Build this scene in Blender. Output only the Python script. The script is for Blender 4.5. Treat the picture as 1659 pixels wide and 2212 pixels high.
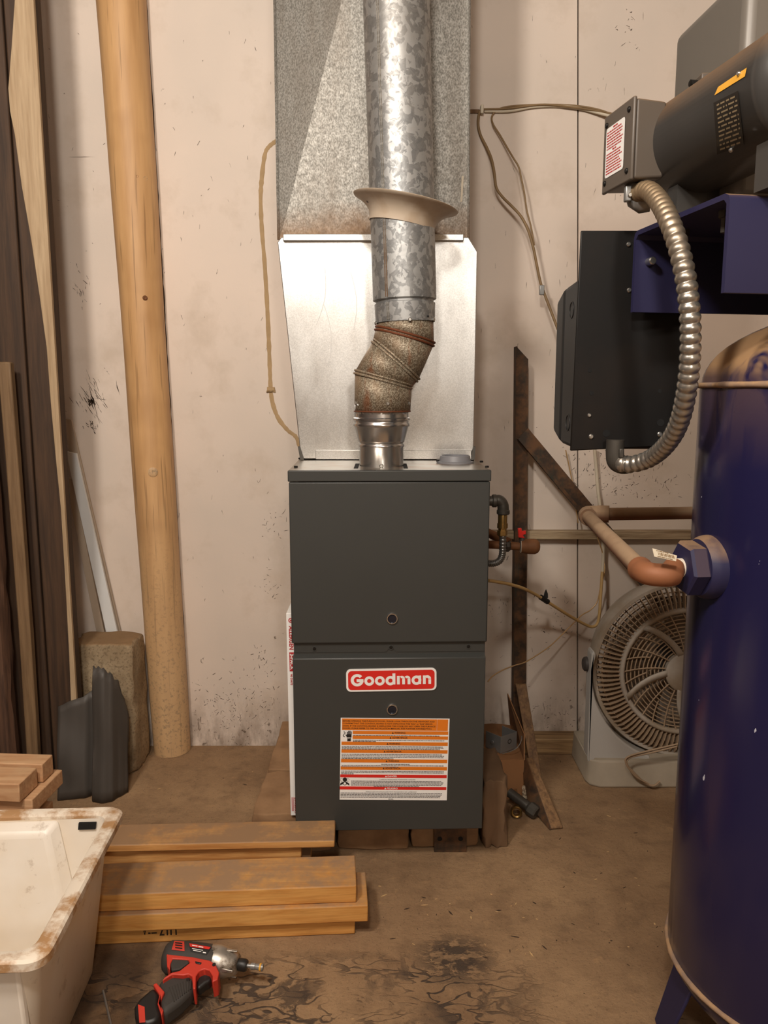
import bpy, bmesh, math, random
from mathutils import Vector, Matrix
random.seed(7)
for o in list(bpy.data.objects): bpy.data.objects.remove(o, do_unlink=True)
SC = bpy.context.scene
COL = SC.collection
R = math.radians

# ------------------------------------------------------------------ camera
HC, PITCH, F = 1.14, R(8.6), 1700.0          # eye height, tilt down, focal length for a 1659x2212 frame
CAM = Vector((0, 0, HC))
cam = bpy.data.cameras.new('camera'); cam.sensor_fit = 'VERTICAL'; cam.sensor_height = 24.0
cam.lens = F / 2212 * 24.0; cam.clip_start = 0.02
co = bpy.data.objects.new('camera', cam); COL.objects.link(co)
co.location = CAM; co.rotation_euler = (math.pi/2 - PITCH, 0, 0)
SC.camera = co

# ------------------------------------------------------------------ light
w = bpy.data.worlds.new('world'); SC.world = w; w.use_nodes = True
w.node_tree.nodes['Background'].inputs[0].default_value = (1.0, .86, .70, 1)
w.node_tree.nodes['Background'].inputs[1].default_value = 0.15
def point(name, loc, watt, col, r):
    l = bpy.data.lights.new(name, 'POINT'); l.energy = watt; l.color = col; l.shadow_soft_size = r
    o = bpy.data.objects.new(name, l); COL.objects.link(o); o.location = loc; return o
point('unseen_lamp', (-.80, .10, 2.42), 84, (1.0, .93, .84), .13)
point('unseen_lamp', (-.18, -.30, 2.42), 58, (1.0, .94, .86), .10)
point('unseen_lamp', (.45, -1.9, 2.15), 50, (1.0, .94, .86), .12)  # added fill lamp behind the camera, brightens fronts and softens shadows
SC.view_settings.view_transform = 'Standard'; SC.view_settings.look = 'None'
SC.view_settings.gamma = 1.0; SC.view_settings.use_curve_mapping = False
SC.view_settings.exposure = 0.43

# ------------------------------------------------------------------ pixel -> place helpers (surveying the photograph)
_cp, _sp = math.cos(PITCH), math.sin(PITCH)
def ray(x, y):
    dx, dy = (x-829.5)/F, (1106-y)/F
    return Vector((dx, _cp + dy*_sp, -_sp + dy*_cp))
def aY(x, y, Y): d = ray(x, y); return CAM + d*(Y/d.y)
def aZ(x, y, Z): d = ray(x, y); return CAM + d*((Z-HC)/d.z)
def aP(x, y, O, N): d = ray(x, y); return CAM + d*((O-CAM).dot(N)/d.dot(N))

# ------------------------------------------------------------------ materials
class NT:
    def __init__(s, name, rough=.6, metal=0., spec=.5):
        s.m = bpy.data.materials.new(name); s.m.use_nodes = True; s.t = s.m.node_tree; s.t.nodes.clear()
        s.o = s.t.nodes.new('ShaderNodeOutputMaterial'); s.b = s.t.nodes.new('ShaderNodeBsdfPrincipled')
        s.t.links.new(s.b.outputs[0], s.o.inputs[0])
        s.b.inputs['Roughness'].default_value = rough; s.b.inputs['Metallic'].default_value = metal
        s.b.inputs['Specular IOR Level'].default_value = spec; s._tc = None
    def set(s, inp, v):
        if isinstance(v, bpy.types.NodeSocket): s.t.links.new(v, inp)
        elif isinstance(v, (tuple, list)) and len(v) == 3 and len(inp.default_value) == 4: inp.default_value = (*v, 1)
        else: inp.default_value = v
    def co(s, st=(1,1,1), rot=(0,0,0)):
        if s._tc is None: s._tc = s.t.nodes.new('ShaderNodeTexCoord')
        mp = s.t.nodes.new('ShaderNodeMapping'); s.t.links.new(s._tc.outputs['Object'], mp.inputs[0])
        mp.inputs['Scale'].default_value = st; mp.inputs['Rotation'].default_value = rot
        return mp.outputs[0]
    def noise(s, scale, detail=4, rough=.55, st=(1,1,1), dist=0, rot=(0,0,0)):
        n = s.t.nodes.new('ShaderNodeTexNoise'); s.t.links.new(s.co(st, rot), n.inputs['Vector'])
        n.inputs['Scale'].default_value = scale; n.inputs['Detail'].default_value = detail
        n.inputs['Roughness'].default_value = rough; n.inputs['Distortion'].default_value = dist
        return n.outputs[0]
    def voro(s, scale, out='Distance', feat='F1', st=(1,1,1), rnd=1):
        n = s.t.nodes.new('ShaderNodeTexVoronoi'); n.feature = feat
        s.t.links.new(s.co(st), n.inputs['Vector']); n.inputs['Scale'].default_value = scale
        n.inputs['Randomness'].default_value = rnd
        return n.outputs[out]
    def wave(s, scale, dist=3, det=2, st=(1,1,1), direction='X'):
        n = s.t.nodes.new('ShaderNodeTexWave'); n.bands_direction = direction
        s.t.links.new(s.co(st), n.inputs['Vector']); n.inputs['Scale'].default_value = scale
        n.inputs['Distortion'].default_value = dist; n.inputs['Detail'].default_value = det
        return n.outputs[1]
    def sep(s, k):
        if s._tc is None: s._tc = s.t.nodes.new('ShaderNodeTexCoord')
        n = s.t.nodes.new('ShaderNodeSeparateXYZ'); s.t.links.new(s._tc.outputs['Object'], n.inputs[0]); return n.outputs[k]
    def normal_z(s):
        g = s.t.nodes.new('ShaderNodeNewGeometry'); n = s.t.nodes.new('ShaderNodeSeparateXYZ')
        s.t.links.new(g.outputs['Normal'], n.inputs[0]); return n.outputs[2]
    def rng(s, v, a, b, c=0., d=1.):
        n = s.t.nodes.new('ShaderNodeMapRange'); s.set(n.inputs[0], v)
        for i, q in enumerate((a, b, c, d)): s.set(n.inputs[1+i], q)
        return n.outputs[0]
    def math(s, op, a, b=0.):
        n = s.t.nodes.new('ShaderNodeMath'); n.operation = op; s.set(n.inputs[0], a); s.set(n.inputs[1], b); return n.outputs[0]
    def mix(s, f, a, b, mode='MIX'):
        n = s.t.nodes.new('ShaderNodeMix'); n.data_type = 'RGBA'; n.blend_type = mode
        s.set(n.inputs[0], f); s.set(n.inputs[6], a); s.set(n.inputs[7], b); return n.outputs[2]
    def base(s, c): s.set(s.b.inputs['Base Color'], c); return s
    def rough(s, v): s.set(s.b.inputs['Roughness'], v); return s
    def metal(s, v): s.set(s.b.inputs['Metallic'], v); return s
    def bump(s, h, strength=.3, dist=.002):
        n = s.t.nodes.new('ShaderNodeBump'); s.set(n.inputs['Height'], h)
        n.inputs['Strength'].default_value = strength; n.inputs['Distance'].default_value = dist
        s.t.links.new(n.outputs[0], s.b.inputs['Normal']); return s

def srgb(r, g, b):
    f = lambda c: (c/255/12.92) if c/255 <= .04045 else ((c/255+.055)/1.055)**2.4
    return (f(r), f(g), f(b))
def plain(name, c, rough=.55, metal=0., spec=.5, var=.12, scale=30, bump=0.):
    n = NT(name, rough, metal, spec); f = n.noise(scale, 3)
    n.base(n.mix(f, tuple(min(1, x*(1+var)) for x in c), tuple(x*(1-var) for x in c)))
    if bump: n.bump(n.noise(scale*6, 4), bump, .001)
    return n.m
def wood(name, c1, c2, axis=0, rough=.7, dirt=None, dirtlo=.5, scale=9.):
    n = NT(name, rough); st = [9, 9, 9]; st[axis] = .55
    g = n.noise(scale, 5, .6, st=tuple(st), dist=.5)
    c = n.mix(n.rng(g, .35, .66), c1, c2)
    st2 = [60, 60, 60]; st2[axis] = 1.5
    c = n.mix(n.rng(n.noise(3, 3, st=tuple(st2)), .5, .75, 0, .35), c, tuple(x*.55 for x in c2))
    if dirt:
        up = n.rng(n.normal_z(), .3, .8)
        d = n.math('MULTIPLY', n.rng(n.noise(14, 6, .7), dirtlo-.15, dirtlo+.12), up)
        c = n.mix(d, c, dirt)
    n.base(c); n.bump(g, .25, .002); return n.m

M = {}
def build_materials():
    # wall: old cream paint, specked and scuffed, dirtier towards the ground
    n = NT('wall_paint', .62)
    z = n.sep(2)
    low = n.rng(z, -.55, -1.15)          # panel origin lies mid-height; 1 near the floor
    c = n.mix(n.rng(n.noise(1.6, 3), .35, .7), srgb(226, 209, 194), srgb(208, 195, 182))
    c = n.mix(n.rng(n.noise(5, 5, .65), .52, .72, 0, .5), c, srgb(190, 172, 152))
    sp = n.math('GREATER_THAN', n.noise(38, 5, .62), n.rng(low, 0, 1, .705, .640))
    sp2 = n.math('GREATER_THAN', n.noise(9, 4, .6, st=(6, 1, 1.0)), .735)
    sp3 = n.math('GREATER_THAN', n.noise(30, 4, .7, st=(2.2, 1, .8), dist=1.6), n.rng(low, 0, 1, .76, .655))
    patch = n.rng(n.noise(2.3, 2), .42, .6)
    mk = n.math('MAXIMUM', n.math('MULTIPLY', sp, patch), n.math('MAXIMUM', n.math('MULTIPLY', sp2, .7), n.math('MULTIPLY', sp3, .8)))
    c = n.mix(n.math('MULTIPLY', mk, .82), c, srgb(84, 66, 50))
    dirt = n.math('MULTIPLY', n.rng(z, -1.0, -1.21), n.rng(n.noise(10, 6, .7, st=(1.5, 1, .6)), .38, .6))
    c = n.mix(n.math('MULTIPLY', dirt, .75), c, srgb(92, 70, 50))
    n.base(c); n.bump(n.noise(60, 6, .7), .25, .0012); M['wall'] = n.m
    # floor: hard brown earth over concrete, black oily patches with a wrinkled skin
    n = NT('floor_dirt', .85)
    x, y = n.sep(0), n.sep(1)
    c = n.mix(n.rng(n.noise(2.2, 5, .6), .35, .68), srgb(166, 135, 100), srgb(128, 99, 71))
    c = n.mix(n.rng(n.noise(17, 6, .65), .48, .75, 0, .55), c, srgb(92, 68, 47))
    c = n.mix(n.rng(n.noise(150, 4, .7), .58, .66, 0, .55), c, srgb(84, 62, 44))
    c = n.mix(n.rng(n.noise(26, 4, .6), .62, .72, 0, .5), c, srgb(176, 140, 100))
    wr = n.noise(24, 2, .4, st=(.7, 1.4, 1), dist=.8)
    wr = n.rng(n.math('ABSOLUTE', n.math('SUBTRACT', wr, .5)), .022, .042, 1, 0)
    near = n.math('MULTIPLY', n.rng(y, 1.48, 1.40), n.rng(x, .34, .14))
    blot = n.rng(n.noise(4.2, 4, .6), .36, .48)
    mk = n.math('MULTIPLY', n.math('MULTIPLY', near, n.math('MAXIMUM', wr, n.math('MULTIPLY', n.rng(n.noise(9, 5, .6, dist=.6), .55, .59), .8))), blot)
    ex = n.math('SUBTRACT', x, .145); ey = n.math('SUBTRACT', y, 1.45)
    rr = n.math('SQRT', n.math('ADD', n.math('MULTIPLY', ex, ex), n.math('MULTIPLY', n.math('MULTIPLY', ey, 1.1), n.math('MULTIPLY', ey, 1.1))))
    spot = n.math('MULTIPLY', n.rng(rr, .10, .035), n.rng(n.noise(34, 5, .7, st=(.7, 1.2, 1)), .44, .52))
    mk = n.math('MAXIMUM', mk, spot)
    left = n.math('MULTIPLY', n.math('MULTIPLY', n.rng(x, -.2, -.42), n.rng(y, 1.56, 1.45)), n.rng(n.noise(7, 4, .6), .3, .5))
    mk = n.math('MAXIMUM', mk, n.math('MULTIPLY', left, .75))
    c = n.mix(n.math('MULTIPLY', mk, .85), c, srgb(50, 42, 38))
    n.base(c)
    n.bump(n.math('ADD', n.noise(26, 9, .72), n.math('MULTIPLY', mk, .5)), .7, .009); M['floor'] = n.m
    # metals
    n = NT('old_galvanised', .6, .55)
    c = n.mix(n.rng(n.noise(330, 3, .6, st=(1, 1, .6)), .38, .62), srgb(118, 115, 108), srgb(168, 165, 158))
    c = n.mix(n.rng(n.noise(6, 5, .6, st=(1.3, 1, .35)), .45, .72, 0, .75), c, srgb(120, 110, 98))
    c = n.mix(n.rng(n.math('ADD', n.sep(2), n.math('MULTIPLY', n.noise(9, 4), .12)), -.46, -.54, 0, .75), c, srgb(122, 90, 58))
    n.base(c).rough(n.rng(n.noise(90, 3), .3, .7, .5, .64)); n.bump(n.noise(330, 2), .06, .0006); M['old_galv'] = n.m
    n = NT('spangle_galvanised', .42, .62)
    v = n.voro(70, 'Color', st=(1.1, 1.1, .8)); v2 = n.voro(60, 'Color')
    g = n.math('MULTIPLY', n.rng(v, 0, 1), 1.0)
    nz = n.rng(n.noise(46, 4, .7, dist=1.2), .36, .66)
    c = n.mix(nz, srgb(128, 129, 129), srgb(154, 155, 154))
    c = n.mix(n.math('MULTIPLY', n.rng(n.math('ADD', n.math('MULTIPLY', g, .5), n.math('MULTIPLY', n.noise(34, 4, .6, dist=1.5), .9)), .70, .74), .8), c, srgb(182, 183, 182))
    c = n.mix(n.rng(n.noise(3, 4, st=(1, 1, .5)), .5, .75, 0, .4), c, srgb(140, 128, 112))
    n.base(c).rough(n.rng(nz, 0, 1, .55, .40)); M['spangle'] = n.m
    n = NT('new_sheet_metal', .34, .9)
    c = n.mix(n.rng(n.noise(420, 2, .5), .35, .65), srgb(196, 195, 192), srgb(216, 215, 212))
    n.base(c).rough(n.rng(n.noise(7, 5, .6, st=(1, 1, .5)), .35, .7, .30, .44)); n.bump(n.noise(420, 2), .05, .0004); M['new_metal'] = n.m
    M['bright_metal'] = plain('bright_metal', srgb(205, 205, 205), .22, .97, var=.05)
    n = NT('rusty_galvanised', .55, .35)
    sp = n.rng(n.noise(330, 3, .6), .47, .56)
    c = n.mix(sp, srgb(112, 98, 80), srgb(172, 162, 142))
    msk = n.rng(n.noise(9, 3, .6, st=(1, 1, .6)), .38, .56)
    c = n.mix(msk, n.mix(n.noise(30, 4, st=(3, 3, .4)), srgb(122, 98, 74), srgb(150, 126, 98)), c)
    c = n.mix(n.rng(n.noise(11, 5, .65, st=(1.6, 1.6, .35)), .52, .64, 0, .85), c, srgb(140, 82, 46))
    n.base(c).metal(n.rng(msk, 0, 1, .2, .4)); n.bump(sp, .15, .0006); M['rust_galv'] = n.m
    M['rust'] = plain('rust_bead', srgb(112, 62, 36), .65, .3, var=.35, scale=40)
    n = NT('rusty_steel', .75, .25)
    c = n.mix(n.rng(n.noise(20, 5, .65), .4, .62), srgb(58, 46, 36), srgb(104, 72, 46))
    c = n.mix(n.rng(n.noise(14, 4, .6, st=(2, 2, .5)), .55, .66, 0, .7), c, srgb(48, 52, 44))
    n.base(c); n.bump(n.noise(70, 4), .3, .001); M['rust_steel'] = n.m
    n = NT('dusty_rust_pipe', .85, .1)
    c = n.mix(n.rng(n.noise(14, 4), .35, .65), srgb(120, 78, 54), srgb(90, 60, 42))
    up = n.rng(n.normal_z(), -.35, .45)
    c = n.mix(n.math('MULTIPLY', up, n.rng(n.noise(20, 4), .2, .5, .6, .95)), c, srgb(176, 148, 118))
    n.base(c); M['dust_pipe'] = n.m
    M['brown_fitting'] = plain('brown_fitting', srgb(146, 94, 62), .62, .15, var=.12, scale=18, bump=.1)
    M['rust_fitting'] = plain('rust_fitting', srgb(120, 78, 46), .7, .2, var=.25, scale=30, bump=.2)
    M['black_iron'] = plain('black_iron', srgb(78, 74, 68), .5, .5, var=.15, scale=40, bump=.15)
    M['brass'] = plain('brass', srgb(166, 136, 84), .32, .9, var=.12)
    M['dull_steel'] = plain('dull_steel', srgb(150, 150, 148), .4, .55, var=.12)
    M['conduit_grey'] = plain('conduit_grey', srgb(120, 118, 114), .35, .75)
    n = NT('armoured_conduit', .3, .85)
    n.base(n.mix(n.rng(n.sep(2), .02, .22), srgb(176, 172, 164), srgb(170, 148, 118))).rough(n.rng(n.sep(2), .02, .22, .28, .55)); M['conduit'] = n.m
    M['screw'] = plain('screw_zinc', srgb(200, 200, 196), .3, .95)
    M['screw_black'] = plain('screw_black', srgb(40, 38, 36), .4, .6)
    # painted things
    n = NT('furnace_enamel', .42, .0)
    n.base(n.mix(n.noise(4, 3), srgb(61, 62, 60), srgb(54, 55, 53))); n.bump(n.noise(420, 2), .12, .0004); M['enamel'] = n.m
    n = NT('furnace_top_sheet', .28, .85)
    n.base(n.mix(n.rng(n.noise(9, 4, st=(1, 2, 1)), .5, .68), srgb(170, 165, 156), srgb(150, 112, 82))); M['top_sheet'] = n.m
    n = NT('tank_blue', .2, 0., .5)
    blue = n.mix(n.noise(3, 3), srgb(33, 31, 68), srgb(29, 27, 60))
    d = n.math('MULTIPLY', n.rng(n.normal_z(), .05, .5), n.rng(n.noise(7, 3, .5, st=(2.4, 2.4, .8), dist=.8), .36, .46))
    blue = n.mix(n.math('GREATER_THAN', n.noise(46, 3, .5, st=(1.5, 1.5, .8)), .755), blue, srgb(190, 190, 200))
    n.base(n.mix(d, blue, srgb(152, 118, 82))).rough(n.rng(d, 0, 1, .2, .85)); M['tank'] = n.m
    n = NT('dusty_blue', .6)
    n.base(n.mix(n.math('MULTIPLY', n.rng(n.normal_z(), .3, .8), n.rng(n.noise(16, 5), .25, .5)), srgb(34, 32, 68), srgb(140, 112, 86))); M['blue'] = n.m
    n = NT('weld_dust', .9); n.base(n.mix(n.rng(n.noise(40, 4), .4, .6), srgb(170, 136, 100), srgb(140, 116, 98))); M['weld'] = n.m
    n = NT('motor_paint', .38, .0)
    up = n.math('MULTIPLY', n.rng(n.normal_z(), .2, .9), n.rng(n.noise(9, 4), .25, .5, .5, 1))
    n.base(n.mix(up, srgb(62, 60, 58), srgb(140, 108, 76))).rough(n.rng(up, 0, 1, .36, .8)); M['motor'] = n.m
    n = NT('box_grey', .45)
    up = n.rng(n.normal_z(), .3, .9, 0, .8)
    n.base(n.mix(up, srgb(92, 83, 74), srgb(138, 110, 80))); n.bump(n.noise(300, 2), .08, .0005); M['jbox'] = n.m
    M['guard'] = plain('guard_grey', srgb(112, 106, 98), .42, .1, var=.06, scale=4)
    n = NT('black_panel', .5, 0, .25)
    n.base(n.mix(n.rng(n.noise(6, 4), .5, .7, 0, .5), srgb(17, 15, 14), srgb(34, 26, 20))); M['black'] = n.m
    M['black_box'] = plain('black_enclosure', srgb(38, 38, 38), .45, var=.08)
    M['hole'] = plain('hole_black', (.004, .004, .004), .9)
    M['white'] = plain('white_print', srgb(240, 238, 234), .45, var=.02)
    M['red'] = plain('red_print', srgb(214, 42, 34), .4, var=.03)
    M['orange'] = plain('orange_print', srgb(222, 122, 30), .45, var=.03)
    M['ink'] = plain('black_ink', srgb(28, 24, 22), .6)
    M['grey_ink'] = plain('grey_ink', srgb(96, 92, 92), .6)
    M['darkred'] = plain('dark_red_print', srgb(182, 40, 46), .5, var=.05)
    M['yellow'] = plain('yellow_label', srgb(222, 164, 58), .45, var=.06)
    M['label_black'] = plain('nameplate_black', srgb(26, 23, 20), .4)
    M['label_gold'] = plain('nameplate_print', srgb(128, 112, 86), .5)
    M['glass'] = plain('sight_glass', srgb(34, 36, 46), .08, .2)
    n = NT('clear_plastic', .06); n.base((.9, .9, .9)); n.b.inputs['Transmission Weight'].default_value = 1; n.b.inputs['IOR'].default_value = 1.2; M['clear'] = n.m
    M['pvc'] = plain('grey_plastic', srgb(122, 122, 126), .45, var=.05)
    M['cream'] = NT('cream_enamel', .4).m
    n = NT('cream_cone', .4); c = n.mix(n.rng(n.noise(12, 4), .5, .7, 0, .5), srgb(196, 180, 160), srgb(150, 116, 76))
    n.base(n.mix(n.math('GREATER_THAN', n.noise(18, 2, .4, st=(1, 1, 3)), .73), c, srgb(70, 46, 28))); M['cream'] = n.m
    # timber
    M['post'] = None
    n = NT('peeled_pole', .55)
    c = n.mix(n.rng(n.noise(5, 4, .55, st=(5, 5, .5)), .3, .7), srgb(214, 170, 118), srgb(186, 142, 94))
    c = n.mix(n.rng(n.noise(3.2, 3), .52, .7, 0, .5), c, srgb(156, 112, 66))
    lo = n.rng(n.sep(2), .75, .1)
    c = n.mix(n.math('MULTIPLY', lo, n.rng(n.noise(95, 6, .7), .53, .6, 0, .75)), c, srgb(88, 66, 44))
    c = n.mix(n.math('MULTIPLY', n.rng(n.noise(4, 3, st=(30, 30, .7)), .60, .66), .45), c, srgb(108, 76, 46))
    lo2 = n.rng(n.sep(2), .95, .25)
    c = n.mix(n.math('MULTIPLY', lo2, .40), c, srgb(202, 178, 142))
    n.base(c); n.bump(n.noise(6, 4, st=(8, 8, .6)), .2, .003); M['pole'] = n.m
    M['post'] = wood('shaded_timber', srgb(76, 54, 36), srgb(54, 38, 26), 2, dirt=None)  # shade on the left timbers is put into this dark brown
    M['post_lit'] = wood('lit_timber', srgb(188, 164, 132), srgb(164, 138, 106), 2)  # lit tone of the same timber, for the bright patch
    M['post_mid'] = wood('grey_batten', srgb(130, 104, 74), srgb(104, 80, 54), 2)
    M['bark'] = wood('bark_slab', srgb(92, 64, 46), srgb(60, 40, 28), 2, scale=14)
    M['board'] = wood('pine_board', srgb(216, 162, 90), srgb(190, 130, 62), 0, dirt=srgb(158, 126, 94), dirtlo=.44)
    M['board2'] = wood('pine_board_aged', srgb(212, 162, 98), srgb(180, 124, 66), 0, dirt=srgb(150, 118, 86), dirtlo=.42)
    M['board_end'] = wood('pine_offcut', srgb(208, 168, 128), srgb(184, 138, 98), 0, dirt=srgb(196, 160, 122), dirtlo=.6)
    M['dirty_board'] = wood('dirty_board', srgb(140, 106, 70), srgb(96, 70, 46), 2)
    M['dirty_rail'] = wood('dirty_rail', srgb(178, 158, 128), srgb(122, 98, 70), 0)
    M['sill'] = wood('sill_board', srgb(172, 140, 98), srgb(118, 90, 60), 0)
    M['trim_white'] = plain('white_trim', srgb(222, 222, 220), .4, var=.04, scale=12)
    M['trim_grey'] = plain('dusty_trim', srgb(182, 164, 144), .6, var=.1, scale=9)
    # stone, card, plastics
    n = NT('concrete_block', .9)
    c = n.mix(n.rng(n.noise(9, 4), .35, .65), srgb(176, 156, 126), srgb(140, 120, 92))
    c = n.mix(n.rng(n.noise(120, 4, .7), .5, .64, 0, .7), c, srgb(104, 86, 64))
    c = n.mix(n.rng(n.noise(5, 5, .6), .55, .68, 0, .8), c, srgb(98, 72, 46))
    c = n.mix(n.rng(n.normal_z(), .4, .9, 0, .9), c, srgb(138, 108, 74))
    n.base(c); n.bump(n.noise(130, 5, .7), .6, .003); M['block'] = n.m
    n = NT('dirty_paver', .9)
    c = n.mix(n.rng(n.noise(7, 5, .6), .35, .66), srgb(156, 122, 88), srgb(118, 88, 60))
    n.base(c); n.bump(n.noise(60, 6, .7), .45, .003); M['paver'] = n.m
    M['shaded_paver'] = plain('shaded_paver', srgb(108, 82, 58), .9, var=.25, scale=12, bump=.4)  # paver colour darkened to stand for the shade beside the furnace
    M['card'] = plain('cardboard', srgb(148, 104, 66), .8, var=.12, scale=8)
    M['tar'] = plain('black_sheet', srgb(74, 69, 64), .55, .1, var=.14, scale=7, bump=.1)
    n = NT('bin_plastic', .38)
    c = n.mix(n.rng(n.noise(3.2, 4), .4, .7), srgb(238, 231, 220), srgb(224, 208, 184))
    c = n.mix(n.rng(n.noise(24, 5, .7), .6, .68, 0, .35), c, srgb(150, 124, 96))
    n.base(c); n.b.inputs['Subsurface Weight'].default_value = 0.0; M['bin'] = n.m
    n = NT('bin_rim_dirt', .6)
    c = n.mix(n.rng(n.noise(16, 6, .68), .42, .58), srgb(232, 220, 202), srgb(176, 136, 94))
    n.base(c); M['bin_rim'] = n.m
    M['tool_red'] = plain('tool_red', srgb(196, 58, 42), .5, var=.1, scale=30)
    M['tool_black'] = plain('tool_rubber', srgb(56, 52, 48), .7, var=.2, scale=30, bump=.2)
    M['tool_dark'] = plain('tool_dark', srgb(30, 28, 27), .45, var=.1)
    n = NT('cast_nose', .4, .85); n.base(n.mix(n.rng(n.noise(50, 5, .7), .5, .68), srgb(188, 182, 172), srgb(96, 84, 70))); M['tool_silver'] = n.m
    n = NT('fan_plastic', .55)
    c = n.mix(n.rng(n.noise(9, 4), .4, .65), srgb(170, 160, 148), srgb(146, 130, 110)); n.base(c); M['fan'] = n.m
    M['fan_dust'] = plain('fan_dusty', srgb(162, 138, 112), .75, var=.14, scale=20)
    M['fan_white'] = plain('fan_stand', srgb(176, 172, 166), .5, var=.06, scale=5)
    M['fan_base'] = plain('fan_foot_dusty', srgb(156, 144, 126), .7, var=.2, scale=14)
    M['fan_blade'] = plain('fan_blade', srgb(140, 122, 104), .7, var=.1)
    M['fan_dark'] = plain('fan_dark', srgb(58, 52, 48), .6)
    M['cable_y'] = plain('cable_yellowed', srgb(186, 152, 98), .55, var=.2, scale=24)
    M['cable_w'] = plain('cable_cream', srgb(206, 194, 172), .55, var=.12, scale=20)
    M['cable_b'] = plain('cable_brown', srgb(132, 106, 72), .6, var=.25, scale=20)
    M['copper'] = plain('bare_copper_wire', srgb(204, 168, 120), .4, .4)
    M['tape'] = plain('black_tape', srgb(24, 22, 21), .5)
    M['ptfe'] = plain('thread_tape', srgb(226, 214, 196), .6)
    M['tan_trail'] = plain('dried_trail', srgb(174, 146, 108), .9, var=.2, scale=40, bump=.4)
    M['film'] = plain('crumpled_film', srgb(188, 172, 148), .25, var=.15)
    M['room'] = plain('room_shell', srgb(150, 134, 116), .8, var=.08, scale=2)
    M['ceil'] = wood('ceiling_boards', srgb(132, 106, 78), srgb(96, 74, 52), 1)
    M['dark_gap'] = plain('dark_gap', srgb(34, 26, 20), .95)
    M['chip'] = plain('wood_chip', srgb(206, 172, 122), .8, var=.3, scale=30)
    M['twig'] = plain('dark_litter', srgb(62, 46, 34), .9, var=.3, scale=30)
build_materials()

# ------------------------------------------------------------------ object helpers
WORLD = {}
def finish(name, me, mats, parent=None, smooth=35, bevel=0, seg=2, label=None, cat=None, group=None, kind=None, solid=0, origin=None, sub=0):
    if not isinstance(mats, (list, tuple)): mats = [mats]
    for m in mats: me.materials.append(M[m] if isinstance(m, str) else m)
    if origin is None:
        xs = [v.co for v in me.vertices]
        lo = Vector([min(v[i] for v in xs) for i in range(3)]); hi = Vector([max(v[i] for v in xs) for i in range(3)])
        origin = (lo+hi)/2
        if parent is None: origin.z = lo.z
    me.transform(Matrix.Translation(-origin))
    if smooth is not None:
        me.polygons.foreach_set('use_smooth', [True]*len(me.polygons)); me.set_sharp_from_angle(angle=R(smooth))
    o = bpy.data.objects.new(name, me); COL.objects.link(o)
    WORLD[o] = origin.copy()
    if parent is not None:
        o.parent = parent; o.location = origin - WORLD[parent]
    else: o.location = origin
    if solid:
        md = o.modifiers.new('thickness', 'SOLIDIFY'); md.thickness = solid; md.offset = 0
    if sub:
        md = o.modifiers.new('smooth', 'SUBSURF'); md.levels = sub; md.render_levels = sub
    if bevel:
        md = o.modifiers.new('bevel', 'BEVEL'); md.width = bevel; md.segments = seg; md.limit_method = 'ANGLE'; md.angle_limit = R(40); md.harden_normals = False
    for k, v in (('label', label), ('category', cat), ('group', group), ('kind', kind)):
        if v: o[k] = v
    return o
def obj(name, bm, mats, parent=None, X=None, **kw):
    if X is not None: bm.transform(X)
    bmesh.ops.recalc_face_normals(bm, faces=bm.faces[:]) if kw.pop('recalc', True) else None
    me = bpy.data.meshes.new(name); bm.to_mesh(me); bm.free()
    return finish(name, me, mats, parent, **kw)
def empty(name, loc, label, cat, group=None):
    o = bpy.data.objects.new(name, None); COL.objects.link(o); o.empty_display_size = .05
    o.location = loc; WORLD[o] = Vector(loc); o['label'] = label; o['category'] = cat
    if group: o['group'] = group
    return o
def inst(name, me, parent, X):
    o = bpy.data.objects.new(name, me); COL.objects.link(o); o.parent = parent
    o.matrix_basis = Matrix.Translation(-WORLD[parent]) @ X; WORLD[o] = X.translation.copy(); return o
def nb(): return bmesh.new()
def quadbox(bm, pts, mat=0):
    """8 points: bottom loop 0-3, top loop 4-7"""
    vs = [bm.verts.new(p) for p in pts]
    for f in ((3,2,1,0),(4,5,6,7),(0,1,5,4),(1,2,6,5),(2,3,7,6),(3,0,4,7)):
        bm.faces.new([vs[i] for i in f]).material_index = mat
    return bm
def box(bm, lo, hi, mat=0):
    x0,y0,z0 = lo; x1,y1,z1 = hi
    return quadbox(bm, [(x0,y0,z0),(x1,y0,z0),(x1,y1,z0),(x0,y1,z0),(x0,y0,z1),(x1,y0,z1),(x1,y1,z1),(x0,y1,z1)], mat)
def prism(bm, pts, d, mat=0):
    """polygon (3D points) pushed along vector d"""
    d = Vector(d); a = [bm.verts.new(p) for p in pts]; b = [bm.verts.new(Vector(p)+d) for p in pts]; n = len(pts)
    bm.faces.new(a).material_index = mat; bm.faces.new(b[::-1]).material_index = mat
    for i in range(n): bm.faces.new((a[i], b[i], b[(i+1)%n], a[(i+1)%n])).material_index = mat
    return bm
def smoothpath(pts, n=8):
    pts = [Vector(p) for p in pts]
    if len(pts) < 3: return pts
    out = []; P = [2*pts[0]-pts[1]] + pts + [2*pts[-1]-pts[-2]]
    for i in range(1, len(P)-2):
        a, b, c, d = P[i-1:i+3]
        for k in range(n):
            t = k/n
            out.append(.5*((2*b)+(c-a)*t+(2*a-5*b+4*c-d)*t*t+(3*b-a-3*c+d)*t**3))
    out.append(pts[-1]); return out
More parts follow.
